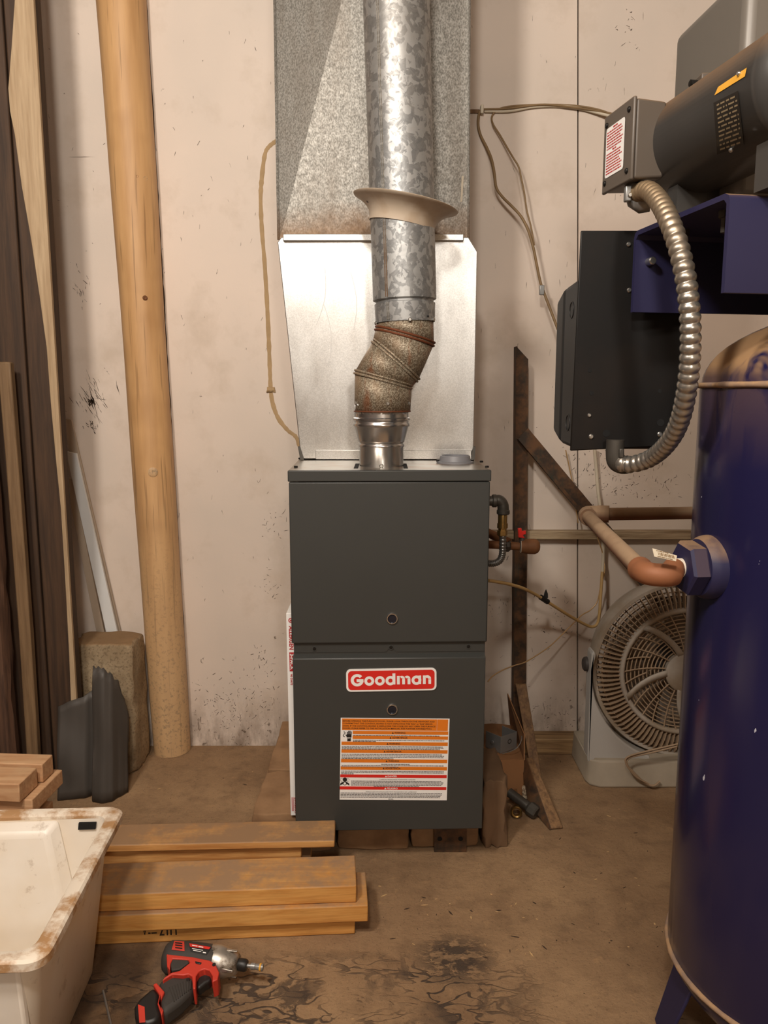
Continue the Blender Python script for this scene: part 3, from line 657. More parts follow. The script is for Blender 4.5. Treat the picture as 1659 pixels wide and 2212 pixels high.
# shiny reducer standing on the furnace
base = aY(824, 1005, QY); pxm = .00108
cx = aY(824, 960, QY).x
zz = lambda y: aY(824, y, QY).z
prof = [(ZT-.001, .0525), (zz(966), .0525), (zz(963), .055), (zz(960), .0545), (zz(957), .052), (zz(954), .055), (zz(951), .0555), (zz(922), .0640), (zz(919), .0670), (zz(915), .0670), (zz(913), .0645), (zz(909), .0645), (zz(907), .0675), (zz(903), .0675), (zz(901), .0645), (zz(884), .0635)]
rd_ = empty('flue_reducer', (cx, QY, ZT), 'bright new flue reducer standing on the furnace top', 'flue reducer')
b = nb(); lathe(b, [(z-ZT, r) for z, r in prof], (cx, QY, ZT), EZ, 64, cap=(False, False)); obj('reducer_body', b, 'bright_metal', rd_, smooth=50)
b = nb(); n_ = 48; r0 = []; r1 = []
for k in range(n_*4):
    a = 2*math.pi*k/(n_*4); q = .0018 if (k % 12) < 2 else 0
    r0.append(b.verts.new((cx+(.0637)*math.cos(a), QY+.0637*math.sin(a), zz(897)))); r1.append(b.verts.new((cx+(.0640-q)*math.cos(a), QY+(.0640-q)*math.sin(a), zz(872))))
loft(b, r0, r1); obj('crimped_end', b, 'bright_metal', rd_, smooth=50, solid=.0006)
screw(rd_, Vector((cx, QY-.0522, zz(1006)+.004)), (0,-1,0), .0050)
# rusty three-piece elbow
el = empty('flue_elbow', (cx, QY, zz(884)), 'rusty adjustable elbow joining the bright reducer to the flue', 'flue elbow')
J = [((766,890),(886,890)), ((767,803),(889,836)), ((806,736),(903,821)), ((812,709),(937,744)), ((816,694),(936,694))]
RR = .0668; rings = []
for (p, q) in J:
    P_, Q_ = aY(*p, QY), aY(*q, QY); d = Q_-P_; rings.append(((P_+Q_)/2, d.length/2, math.atan2(d.z, d.x)))
for i in range(4):
    b = nb(); r0 = ringE(b, rings[i][0], rings[i][1], rings[i][2], RR); r1 = ringE(b, rings[i+1][0], rings[i+1][1], rings[i+1][2], RR); loft(b, r0, r1)
    obj('elbow_gore', b, 'rust_galv', el, smooth=60, solid=.001)
for i, off in ((1, 0), (2, 0), (3, 0)):
    c, L_, an = rings[i]; t = Vector((math.cos(an),0,math.sin(an))); nn = Vector((-math.sin(an),0,math.cos(an)))
    for sg in (-.0036, .0036):
        b = nb(); pts = [c+nn*sg+t*(L_+.0012)*math.cos(a)+Vector((0,-(RR+.0012)*math.sin(a),0)) for a in [2*math.pi*k/48 for k in range(49)]]
        tube(b, pts, .0026, 6, cap=False); obj('elbow_bead', b, 'rust' if i == 3 else 'rust_galv', el, smooth=60)
c, L_, an = rings[0]; b = nb(); tube(b, [c+Vector(((L_+.0006)*math.cos(a), -(RR+.0006)*math.sin(a), .002)) for a in [2*math.pi*k/48 for k in range(49)]], .0016, 6, cap=False); obj('rusty_edge', b, 'rust', el, smooth=60)
for px in (838, 768, 884):
    q = aY(px, 872, QY-.06); dx = max(-.99, min(.99, (q.x-c.x)/RR)); dd = Vector((dx, -math.sqrt(1-dx*dx), 0)); screw(el, Vector((c.x, QY, q.z))+dd*RR, dd, .0042)
# galvanised pipe to the ceiling
p0 = aY(875.5, 697, QY); p1 = aY(856, 0, QY); ax = (p1-p0).normalized(); Lp = (ZC-p0.z)/ax.z
fp = empty('flue_pipe', p0, 'spangled galvanised flue pipe rising from the rusty elbow', 'flue pipe')
zb1 = (aY(873, 655, QY)-p0).length
b = nb(); lathe(b, [(0,.0690),(zb1-.006,.0705),(zb1-.002,.0705),(zb1,.0670),(zb1+.004,.0670),(zb1+.007,.0735)] + [(zb1+.007+t*(Lp-zb1-.01), .0735) for t in (.1,.3,.5,.7,1)], p0, ax, 64, cap=(False, False)); obj('pipe_body', b, 'spangle', fp, smooth=40)
th = R(-144+18)
sd = Vector((-.60, -.80, 0)).normalized()
for k, o_ in ((0, 0.), (1, .0045)):
    tv = Vector((sd.y, -sd.x, 0))*-1
    b = nb(); tube(b, [p0+ax*.002+sd*.0690+tv*o_, p0+ax*(zb1-.004)+sd*.0700+tv*o_], .0016, 6); obj('lock_seam', b, 'old_galv', fp)
    b = nb(); tube(b, [p0+ax*(zb1+.008)+sd*.0733+tv*o_, p0+ax*(Lp-.004)+sd*.0733+tv*o_], .0016, 6); obj('lock_seam', b, 'old_galv', fp)
for px, py in ((885, 691), (811, 694), (939, 687), (925, 682)):
    q = aY(px, py, QY-.06); dx = max(-.99, min(.99, (q.x-p0.x)/.0705)); dd = Vector((dx, -math.sqrt(1-dx*dx), 0)); screw(fp, Vector((p0.x, QY, q.z))+dd*.0702, dd, .0046 if px != 925 else .002, 'screw' if px != 925 else 'hole')
# flared cream trim collar hanging crooked on the pipe
cl_, cr_ = aY(800, 462, QY-.05), aY(938, 489, QY-.05); cl_.y = cr_.y = QY
cc = (cl_+cr_)/2; tilt = math.atan2(cr_.z-cl_.z, cr_.x-cl_.x)
cax = Vector((-math.sin(tilt), -.05, math.cos(tilt))).normalized()
b = nb(); lathe(b, [(-.002,.0760),(.008,.0765),(.018,.0800),(.028,.0880),(.036,.0990),(.042,.1110),(.0455,.1200),(.0480,.1215),(.0490,.1200),(.0445,.1090),(.038,.0970),(.029,.0855),(.018,.0780),(.004,.0748),(-.002,.0745)], cc, cax, 64, closed=True)
fc = obj('flue_collar', b, 'cream', smooth=50, label='flared cream metal trim collar hanging tilted on the flue pipe', cat='trim collar')

# ================================================================== LEFT: timbers, trim, block, sheet, lumber, bin
def plank(name, x0, x1, y0, y1, z0, z1, mat, label, cat, bev=.004, bow=0., group=None, jit=.0008, seed=1):
    b = nb(); n = 10; r = random.Random(seed); vs = []
    for k in range(n+1):
        t = k/n; z = z0+(z1-z0)*t; q = bow*math.sin(math.pi*t)
        vs.append([b.verts.new((x+q+(r.random()-.5)*jit*2, y+(r.random()-.5)*jit, z)) for x, y in ((x0,y0),(x1,y0),(x1,y1),(x0,y1))])
    for a, c in zip(vs, vs[1:]):
        for k in range(4): b.faces.new((a[k], a[(k+1)%4], c[(k+1)%4], c[k]))
    b.faces.new(vs[0][::-1]); b.faces.new(vs[-1])
    return obj(name, b, mat, smooth=30, bevel=bev, label=label, cat=cat, group=group)
G = 'upright timbers at the left edge'
plank('timber_stud', -.957, -.877, 2.145, 2.185, 0, ZC-.002, 'post', 'upright two-by-four coloured dark as if in shade, behind the pale lit-patch strip', 'timber', group=G, seed=2)
plank('timber_stud', -1.13, -.9595, 2.14, 2.18, 0, ZC-.002, 'post', 'upright timber coloured dark as if in shade, pressed against the two-by-four, left of the seam', 'timber', group=G, seed=3)
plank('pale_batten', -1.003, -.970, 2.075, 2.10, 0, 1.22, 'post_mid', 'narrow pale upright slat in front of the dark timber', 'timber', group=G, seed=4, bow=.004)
wl_ = [(30,0),(24,90),(16,190),(20,240),(30,290),(45,400),(66,520),(84,640),(99,750),(108,870),(120,1000),(130,1100),(138,1230),(143,1320),(148,1420),(152,1520)]  # outline of the lit patch on the timber, built as a pale strip
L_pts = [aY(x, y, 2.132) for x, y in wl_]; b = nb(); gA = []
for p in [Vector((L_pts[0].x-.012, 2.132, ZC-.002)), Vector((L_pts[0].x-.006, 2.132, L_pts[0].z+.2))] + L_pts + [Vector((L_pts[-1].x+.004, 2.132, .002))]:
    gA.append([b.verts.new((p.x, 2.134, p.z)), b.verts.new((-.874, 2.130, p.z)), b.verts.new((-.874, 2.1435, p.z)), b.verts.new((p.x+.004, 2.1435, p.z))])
for a, c in zip(gA, gA[1:]):
    for k in range(4): b.faces.new((a[k], a[(k+1)%4], c[(k+1)%4], c[k]))
b.faces.new(gA[0][::-1]); b.faces.new(gA[-1])
obj('lit_patch_strip', b, 'post_lit', smooth=30, bevel=.002, label='thin pale strip shaped as the lit patch on the two-by-four, nearest the cream wall strip', cat='timber', group=G)
b = nb(); r_ = random.Random(9); vs = []
for k in range(25):
    z = 1.5*k/24; q = .004*r_.random(); vs.append([b.verts.new((-1.068+dx+(r_.random()-.5)*.006, 2.05+dy-q, z)) for dx, dy in ((0,.03),(0,.008),(.016,-.004),(.036,0),(.046,.014),(.046,.034))])
for a, c in zip(vs, vs[1:]):
    for k in range(6): b.faces.new((a[k], a[(k+1)%6], c[(k+1)%6], c[k]))
b.faces.new(vs[0][::-1]); b.faces.new(vs[-1])
obj('bark_slab', b, 'bark', label='rough brown bark slab standing at the far left edge', cat='timber', group=G)
# leaning strips of trim
def strip_lean(name, top, bot, wpx, Y0, Y1, th, mat, label, group=None):
    """top, bot: pixel of the left edge; stands on the floor, leans on the timber"""
    a0, a1 = aY(*top, Y0), aY(top[0]+wpx, top[1]+5, Y0); c0, c1 = aY(*bot, Y1), aY(bot[0]+wpx*1.05, bot[1], Y1)
    b = nb(); d = Vector((0, th, 0))
    ext = lambda p, q: p + (q-p)*((p.z-.002)/(p.z-q.z))
    f0, f1 = ext(a0, c0), ext(a1, c1)
    quadbox(b, [f0, f1, f1+d, f0+d, a0, a1, a1+d, a0+d]); return obj(name, b, mat, smooth=None, bevel=.001, label=label, cat='trim strip', group=group)
strip_lean('trim_strip', (142,975), (229,1365), 23, 2.378, 2.378, .010, 'trim_white', 'bright white strip of trim leaning behind the concrete block')
strip_lean('trim_strip', (133,902), (238,1365), 21, 2.410, 2.410, .008, 'trim_grey', 'dusty tan strip, taller, leaning behind the white trim')
strip_lean('trim_strip', (140,1030), (208,1365), 16, 2.393, 2.393, .010, 'trim_grey', 'grey strip showing left of the white trim')
# concrete block standing on end
b = nb(); r_ = random.Random(4)
lo, hi = aY(163, 1660, 2.235), aY(283, 1392, 2.235)
roughbox(b, (lo.x, 2.235, 0), (hi.x, 2.370, hi.z), 8, .0035, rnd=r_)
obj('concrete_block', b, 'block', label='rough concrete block standing on end beside the round pole', cat='block', smooth=60, bevel=.006)
# torn black sheet, folded, leaning on the block
sx = [125, 150, 178, 194, 203, 226, 243, 252, 266]; sy = [0, .004, .012, .030, -.004, -.012, -.004, .02, .045]
top = {125:1527, 150:1516, 178:1507, 194:1497, 203:1440, 226:1441, 243:1460, 252:1482, 266:1560}
def sheet_pt(x, t, tp, dy):
    yb = 2.075; q = aY(x+ (2 if x > 200 else 0)*t, 1745, yb); zt_ = aY(x, tp, yb+.05).z
    p = aY(x + (0 if x < 200 else -6*(1-t)+0), tp, 2.12)
    a = Vector((aY(x, 1745, yb).x, yb+dy, .003)); c = Vector((aY(x, tp, 2.125).x, 2.125+dy, aY(x, tp, 2.125).z)); return a.lerp(c, t)
b = nb(); cols = []; n_ = 12; r_ = random.Random(12)
xs_ = []
for i in range(len(sx)-1):
    for k in range(4): t = k/4; xs_.append((sx[i]+(sx[i+1]-sx[i])*t, sy[i]+(sy[i+1]-sy[i])*(t*t*(3-2*t)), top[sx[i]]+(top[sx[i+1]]-top[sx[i]])*t))
xs_.append((sx[-1], sy[-1], top[sx[-1]]))
for x, dy, tp in xs_:
    tp += (r_.random()-.5)*(8 if x > 200 else 2)
    cols.append([b.verts.new(sheet_pt(x, k/n_, tp, dy + .003*math.sin(k*.7+x*.05))) for k in range(n_+1)])
for a, c in zip(cols, cols[1:]):
    for k in range(n_): b.faces.new((a[k], c[k], c[k+1], a[k+1]))
obj('black_sheet', b, 'tar', label='torn folded black sheet standing in front of the concrete block', cat='sheet', smooth=60, solid=.003, recalc=False)
# lumber helper: box along its own axis
def board(name, pr, ang, length, width, thick, z, mat, label, group=None, bev=.0025, seed=1, cat='board'):
    """pr: front right bottom corner (x, y); board runs to the left from there, turned by ang"""
    u = Vector((-math.cos(ang), -math.sin(ang), 0)); v = Vector((-math.sin(ang), math.cos(ang), 0)); o = Vector((pr[0], pr[1], z)); r = random.Random(seed)
    b = nb(); n = 14; vs = []
    for k in range(n+1):
        p = o+u*(length*k/n); j = lambda s: (r.random()-.5)*s
        vs.append([b.verts.new(p+v*a*width+EZ*(c*thick)+Vector((0, j(.0012), 0))) for a, c in ((0,0),(1,0),(1,1),(0,1))])
    for a, c in zip(vs, vs[1:]):
        for k in range(4): b.faces.new((a[k], a[(k+1)%4], c[(k+1)%4], c[k]))
    b.faces.new(vs[0][::-1]); b.faces.new(vs[-1])
    return obj(name, b, mat, smooth=30, bevel=bev, label=label, cat=cat, group=group)
G = 'pine boards piled in front of the furnace'
an = R(3.6)
q3, q2, q1 = aZ(767, 2018, 0), aZ(795, 1991, .040), aZ(770, 1949, .079)
board('pine_board', q3, an, 1.02, .115, .0385, .0005, 'board', 'stamped bottom pine board of the three-board stack', G, seed=1)
board('pine_board', q2, an, 1.05, .118, .0385, .0395, 'board', 'middle pine board of the stack, sticking out furthest right', G, seed=2)
board('pine_board', q1, R(3.4), 1.02, .112, .0385, .0785, 'board', 'dirt-topped top pine board of the three-board stack', G, seed=3)
st = q3 + Vector((-math.cos(an), -math.sin(an), 0))*.0; FU = Vector((math.cos(an), math.sin(an), 0)); FN = Vector((math.sin(an), -math.cos(an), 0))
mk = aP(378, 2014, Vector(q3), FN); f = Flat(mk+FN*.001, FU, EZ); f.text('U17', .004, .012, .036, .017, 1, 0, bold=.02, rot=math.pi); f.words(-.055, -.037, 0, .003, 1, 0, random.Random(1)); f.text('A', -.058, .012, .008, .014, 1, 0, bold=.02, rot=math.pi)
stamp = f.done('ink_stamp', ['ink'], [o for o in COL.objects if o.get('label', '').startswith('stamped bottom')][0])
qr = aZ(723, 1829, .1145)
for k, (yy, ll, xx) in enumerate(((1.672, .48, -.20), (1.675, .50, -.17), (1.670, .49, -.19))):
    board('pine_plank', (xx, yy), R(2.2), ll, .078, .0375, .0005+.038*k, 'board2', ('lowest plank under the thin board, lying on the floor by the furnace', 'middle plank under the thin board by the furnace', 'plank directly under the thin board by the furnace')[k], 'boards stacked against the furnace foot', seed=20+k)
board('pine_plank', (qr[0], 1.660), R(2.2), .62, .088, .0175, .1150, 'board2', 'thin pine board lying on top, nearest the furnace door', 'boards stacked against the furnace foot', seed=30)
# short offcuts at the left edge
G = 'offcuts piled at the left edge behind the bin'
ox = aY(42, 1715, 1.60).x; W9 = ('one','two','three','four','five','six','seven')
for k in range(7):
    board('offcut', (ox-.012+(.010, -.006, .012, 0, .008, -.004, .030)[k], 1.605+(.012 if k == 6 else 0)), R(-4), .30, .142, .0355, .0005+.0365*k, 'board_end', 'offcut just under the top two in the left edge pile, its end sticking out' if k == 6 else ('lowest', 'second', 'third', 'fourth', 'fifth', 'sixth', '')[k]+' offcut from the floor in the left edge pile behind the bin', G, seed=40+k)
board('offcut', (ox, 1.600), R(-4), .30, .078, .0430, .2575, 'board_end', 'top offcut with a pale sawn end, at the left edge', G, seed=60)
board('offcut', (ox+.012, 1.690), R(-4), .30, .05, .0445, .2575, 'board_end', 'offcut lying behind the top sawn offcut', G, seed=61)
# white plastic bin
rc = aZ(96, 2076, .312); rb = aZ(272, 1740, .312)
bu = Vector((rb.x-rc.x, rb.y-rc.y, 0)); BL = bu.length; bv = bu.normalized(); ba = Vector((-bv.y, bv.x, 0))       # bv: front to back, ba: to the left
BW = .64; BO = Vector((rc.x, rc.y, 0))
bn = empty('plastic_bin', BO+ba*(BW/2)+bv*(BL/2), 'dirty white plastic bin standing open at the lower left', 'bin')
def loop(ins, z, r=.03, n=5):
    pts = rrect(BW/2, BL/2, BW-2*ins, BL-2*ins, max(.004, r-ins*.2), n); return [BO+ba*a+bv*c+EZ*z for a, c in pts]
def shell(bm, loops, cap0=False, cap1=False):
    L_ = [[bm.verts.new(p) for p in l] for l in loops]
    for a, c in zip(L_, L_[1:]):
        n = len(a)
        for k in range(n): bm.faces.new((a[k], a[(k+1)%n], c[(k+1)%n], c[k]))
    if cap0: bm.faces.new(L_[0][::-1])
    if cap1: bm.faces.new(L_[-1])
    return bm
H = .312
b = nb(); shell(b, [loop(.062, .002, .04), loop(.058, .006, .04), loop(.024, H-.022, .034), loop(.024, H-.004, .034), loop(.028, H-.004, .032), loop(.0285, H-.022, .032), loop(.066, .008, .036)], True, True)
obj('bin_body', b, 'bin', bn, smooth=50)
b = nb(); shell(b, [loop(.0235, H-.004), loop(.0235, H-.016), loop(.019, H-.020), loop(.003, H-.020), loop(0, H-.017), loop(0, H-.004), loop(.004, H), loop(.024, H), loop(.0285, H-.004), loop(.0285, H-.010)]); obj('bin_rim', b, 'bin_rim', bn, smooth=40, label='rolled rim caked with tan dirt')
# raised inner panel of the back wall and the hand slot
def bp(a, c, z): return BO+ba*a+bv*c+EZ*z
bk = lambda z: BL-.030-(.066-.0285)*(1-(z/H))           # inner face of the back wall
b = nb(); z0, z1 = .012, H-.008
quadbox(b, [bp(.085, bk(z0)-.03, z0), bp(BW-.10, bk(z0)-.03, z0), bp(BW-.085, bk(z0)+.004, z0), bp(.06, bk(z0)+.004, z0),
            bp(.140, bk(z1)-.024, z1-.018), bp(BW-.16, bk(z1)-.024, z1-.018), bp(BW-.15, bk(z1)+.004, z1), bp(.122, bk(z1)+.004, z1)]); obj('raised_panel', b, 'bin', bn, bevel=.008, seg=3)
b = nb(); zs_ = H-.030; quadbox(b, [bp(.052, bk(zs_)-.0015, zs_), bp(.086, bk(zs_)-.0015, zs_), bp(.086, bk(zs_)+.003, zs_), bp(.052, bk(zs_)+.003, zs_), bp(.050, bk(zs_)-.0015, zs_+.014), bp(.084, bk(zs_)-.0015, zs_+.014), bp(.084, bk(zs_)+.003, zs_+.014), bp(.050, bk(zs_)+.003, zs_+.014)]); obj('hand_slot', b, 'hole', bn)
for a in (.05, .20, .34, .48):
    b = nb(); fr_ = lambda z: .0285+(.060-.026)*(1-(z/H))-.004
    quadbox(b, [bp(a, fr_(.01)-.008, .01), bp(a+.06, fr_(.01)-.008, .01), bp(a+.065, fr_(.01)+.006, .01), bp(a-.005, fr_(.01)+.006, .01), bp(a, fr_(H-.02)-.006, H-.022), bp(a+.06, fr_(H-.02)-.006, H-.022), bp(a+.065, fr_(H-.02)+.004, H-.022), bp(a-.005, fr_(H-.02)+.004, H-.022)]); obj('stiffening_rib', b, 'bin', bn, bevel=.004)

# ================================================================== UNDER AND BESIDE THE FURNACE
G = 'blocks the furnace stands on'
r_ = random.Random(21)
def paver(lo, hi, label, mat='paver', cuts=5, jit=.0022, name='paver'):
    b = nb(); roughbox(b, lo, hi, cuts, jit, rnd=r_); return obj(name, b, mat, smooth=60, bevel=.003, label=label, cat='block', group=G)
paver((-.330, 1.826, 0), (-.128, 2.056, .1025), 'front paver left of the furnace, under the filter box')
paver((-.326, 2.062, 0), (-.128, 2.395, .1025), 'rear paver left of the furnace, against the wall')
paver((-.118, 1.835, 0), (.062, 2.05, .1025), 'block under the middle of the furnace front')
paver((.068, 1.842, 0), (.240, 2.05, .1025), 'block under the right of the furnace front, behind the rusty plate')
paver((.2485, 1.845, 0), (.312, 2.04, .180), 'taller chipped block standing against the furnace right side', 'shaded_paver', cuts=6, jit=.004)
pb = aY(938, 1838, 1.822); pc = aY(1008, 1838, 1.822)
b = nb(); prism(b, [(pb.x, 1.825, .0005), (pc.x, 1.825, .0005), (pc.x, 1.825, .088), (pc.x-.004, 1.825, .098), (pb.x, 1.825, .098)], (0, .004, 0)); box(b, (pb.x, 1.829, .0005), (pc.x, 1.838, .005))
rp = obj('steel_plate', b, 'rust_steel', label='rusty drilled steel angle propped under the furnace front', cat='plate')
for x in (950, 995):
    q = aY(x, 1812, 1.8246); obj('bolt_hole', lathe(nb(), [(0,.006),(.0006,.006)], q, (0,-1,0), 14), 'hole', rp)
# filter box on edge
fb = empty('filter_box', (-.222, 1.816, .104), 'thin white and red air filter carton on edge beside the furnace', 'box')
X0b, X0t = aY(628, 1766, 1.816).x, aY(618, 1325, 1.816).x; Zb, Zt = .1045, aY(620, 1325, 1.816).z
X1 = -.207
b = nb(); quadbox(b, [(X0b,1.816,Zb),(X1,1.816,Zb),(X1,2.32,Zb),(X0b,2.32,Zb),(X0t,1.816,Zt),(X1,1.816,Zt),(X1,2.32,Zt),(X0t,2.32,Zt)]); obj('carton', b, 'white', fb, bevel=.001)
f = Flat(Vector((X0t, 1.8158, Zt)), (1,0,0), Vector((X0b-X0t, 0, Zb-Zt))*-1)
D_ = lambda y: -(aY(625, 1325, 1.816).z-aY(625, y, 1.816).z)
rot = -math.pi/2
f.disc((.0112, D_(1340)), .0062, 1, 0); f.disc((.0112, D_(1340)), .0038, 2, 1); f.rect(.009, D_(1340)-.0022, .0134, D_(1340)+.0022, 3, 0)
f.text('ALLERGEN', .0062, D_(1352), -D_(1403)+D_(1352), .0098, 1, 0, bold=.03, rot=rot)
f.rect(.0055, D_(1450), .0290, D_(1409), 1, 0); f.text('3-PACK', .0075, D_(1412), D_(1412)-D_(1447), .0092, 2, 1, bold=.03, rot=rot)
f.text('90 DAYS', .0070, D_(1456), D_(1456)-D_(1480), .0050, 1, 0, bold=.03, rot=rot); f.text('Lasts up to', .0140, D_(1456), D_(1456)-D_(1488), .0045, 1, 0, rot=rot)
f.text('20x25x1', .0105, D_(1722), D_(1722)-D_(1756), .0072, 1, 0, bold=.03, rot=rot); f.words(0, 0, 0, .001, 1, 0, random.Random(1))
for i in range(2): f.rect(.0035+.003*i, D_(1752), .005+.003*i, D_(1722), 1, 0)
pr = f.done('carton_print', ['darkred', 'white'], fb, label='dark red lettering on the carton edge')
f = Flat(Vector((X0t, 1.82, Zt+.0003)), (1,0,0), (0,1,0))
for i in range(5): f.rect(.008+.004*i, .03, .0095+.004*i, .075, 1, 0)
f.done('carton_print', ['darkred'], fb)
# cardboard box with one flap up, electrical box on it
cbx0, cbx1 = .3165, aY(1133, 1660, 2.085).x
cb = empty('cardboard_box', ((cbx0+cbx1)/2, 2.2, 0), 'small brown cardboard box with one flap up, right of the furnace', 'box')
zt2 = aY(1100, 1641, 2.085).z
b = nb(); roughbox(b, (.2470, 2.085, .0), (cbx1, 2.33, zt2), 4, .0016); obj('carton', b, 'card', cb, smooth=40)
b = nb(); quadbox(b, [(cbx1-.003,2.085,zt2-.002),(cbx1,2.085,zt2-.002),(cbx1,2.33,zt2-.002),(cbx1-.003,2.33,zt2-.002),(cbx1+.002,2.12,zt2+.06),(cbx1+.005,2.12,zt2+.06),(cbx1-.016,2.30,zt2+.11),(cbx1-.019,2.30,zt2+.11)]); obj('flap', b, 'card', cb)
b = nb(); r_ = random.Random(2)
q = aY(1110, 1708, 2.08); pts = [q+Vector((-.022,0,.006)), q+Vector((-.006,-.004,.0)), q+Vector((.006,-.012,.012)), q+Vector((.012,-.002,-.012)), q+Vector((.002,.0,-.020)), q+Vector((-.018,-.003,-.014))]
prism(b, pts, (0,.003,0)); obj('torn_corner', b, 'card', cb)
eb = empty('electrical_box', (aY(1085, 1625, 2.15).x, 2.17, zt2+.002), 'square galvanised electrical box lying on the cardboard box', 'electrical box')
z0 = zt2+.002; e0 = aY(1080, 1630, 2.12); e0.z = z0
du_, dv_ = Vector((.052, .035, 0)), Vector((-.036, .040, 0)); hz = EZ*.05
def plate(name, p, a, c, th, mat='dull_steel'):
    b = nb(); nn = Vector(a).cross(Vector(c)).normalized()*th; prism(b, [p, p+a, p+a+c, p+c], nn); return obj(name, b, mat, eb)
plate('side_panel', e0, dv_, hz, .0015); pf = plate('side_panel', e0, du_, hz, .0015); plate('base_panel', e0, du_, dv_, .0015); plate('side_panel', e0+du_, dv_, hz, .0015)
fn = du_.cross(EZ).normalized()
for t, zz_ in ((.55, .028), ):
    obj('knockout', lathe(nb(), [(0,.0075),(.002,.0075),(.002,.005),(0,.005)], e0+du_*t+EZ*zz_, fn, 16, closed=True), 'black_iron', pf)
fn2 = EZ.cross(dv_).normalized()*-1
obj('knockout', lathe(nb(), [(0,.006),(.003,.006),(.0035,.004)], e0+dv_*.5+EZ*.026+Vector((-.0015,-.0015,0)), Vector((-.75,-.66,0)), 16), 'dull_steel', pf)
b = nb(); tube(b, smoothpath([aY(1085,1628,2.11), aY(1105,1622,2.10), aY(1118,1614,2.10), aY(1126,1600,2.11), aY(1127,1590,2.13)], 6), .0012, 6); obj('loose_wire', b, 'dull_steel', eb)
# leaning board and angle iron
def quadlean(name, tl, tr, bl, br, yt, yb, th, mat, label, cat, group=None):
    a, c, d, e = aY(*tl, yt), aY(*tr, yt), aY(*bl, yb), aY(*br, yb); dd = Vector((0, th, 0)); b = nb()
    quadbox(b, [d, e, e+dd, d+dd, a, c, c+dd, a+dd]); return obj(name, b, mat, bevel=.0015, label=label, cat=cat, group=group)
quadlean('leaning_board', (1114,1478), (1137,1478), (1153,1702), (1174,1702), 2.345, 2.152, .010, 'dirty_board', 'thin dirty board leaning on the rusty upright, behind the carton', 'board')
t0, t1 = aY(1137, 1640, 2.10), aY(1190, 1795, 1.925); t1.z = .004
b = nb(); w1 = Vector((.030, .004, .0)); w2 = Vector((-.006, -.004, -.034)); w3 = Vector((-.012, .004, -.022))
ang = empty('angle_iron', (t1.x, t1.y, 0), 'short rusty angle iron leaning on the cardboard box with its foot on the floor', 'angle iron')
prism(b, [t0, t0+w1*.55, t1+w1, t1], (0.002, .001, .004)); obj('flange', b, 'dirty_board', ang, bevel=.001)
b = nb(); prism(b, [t0+EZ*.002, t1+EZ*.002, t1+Vector((-.004,-.002,-.002)), t1.lerp(t0, .55)+Vector((-.024,.0,-.040)), t0+w3], (.003, .001, .0)); obj('flange', b, 'rust_steel', ang, bevel=.001)
# black iron nipple with hex cap, brass ring, crumpled film
pn0, pn1 = aY(1100, 1706, 2.04), aY(1152, 1766, 1.985); pn1.z = .0225; pn0.z = .046
npn = empty('pipe_nipple', (pn1.x, pn1.y, 0), 'black iron pipe nipple with hex cap lying beside the angle iron', 'pipe fitting')
b = nb(); d_ = (pn1-pn0).normalized(); tube(b, [pn0, pn1-d_*.012], .0130, 16); obj('pipe', b, 'black_iron', npn)
b = nb(); lathe(b, [(-.018,.0150),(-.012,.0190),(.008,.0190),(.012,.016),(.0125,.008)], pn1, d_, 8); obj('hex_cap', b, 'black_iron', npn, smooth=20)
q = aY(1115, 1764, 1.99); q.z = .0165
b = nb(); lathe(b, [(-.008,.0155),(.006,.0155),(.009,.013),(.007,.0095),(-.008,.009)], q, (-.1,-1,.25), 24, closed=True); obj('ring_nut', b, 'brass', label='dull brass ring nut on the floor beside the chipped block', cat='nut')
b = nb(); bmesh.ops.create_icosphere(b, subdivisions=3, radius=.02); r_ = random.Random(8); q = aY(1142, 1738, 2.06)
for v in b.verts: v.co = Vector((v.co.x*.9, v.co.y*1.0, v.co.z*1.15))*(1+(r_.random()-.5)*.45)+Vector((q.x, 2.075, .0235))
obj('crumpled_film', b, 'film', smooth=None, label='crumpled clear film tucked behind the pipe nipple', cat='wrapper')

# ================================================================== AIR COMPRESSOR (right foreground)
TR, TY = .235, 1.224; th = R(21.6); TX = (TR+TY*math.sin(th))/math.cos(th); ZW1, ZW0 = 1.152, .172
cmp_ = empty('air_compressor', (TX, TY, 0), 'big dusty dark blue upright air compressor with black motor at the right edge', 'compressor')
prof = []
for k in range(15): a = math.pi/2*k/14; prof.append((ZW0-.115*math.cos(a), max(.002, (TR-.002)*math.sin(a))))
prof += [(ZW0+.006, TR), (ZW0+.3, TR), (.66, TR), (.95, TR), (ZW1-.008, TR)]
for k in range(15): a = math.pi/2*k/14; prof.append((ZW1+.115*math.sin(a), max(.002, (TR-.002)*math.cos(a))))
tank = obj('tank', lathe(nb(), prof, (TX, TY, 0), EZ, 72), 'tank', cmp_, smooth=40, label='dark blue air tank with dusty domed top')
for z, r in ((ZW1, .0045), (ZW0, .0050)):
    b = nb(); tube(b, [Vector((TX+(TR+.0005)*math.cos(a), TY+(TR+.0005)*math.sin(a), z)) for a in [2*math.pi*k/72 for k in range(73)]], [r*(.85+.3*random.random()) for _ in range(73)], 8, cap=False); obj('weld_bead', b, 'weld', tank, smooth=60)
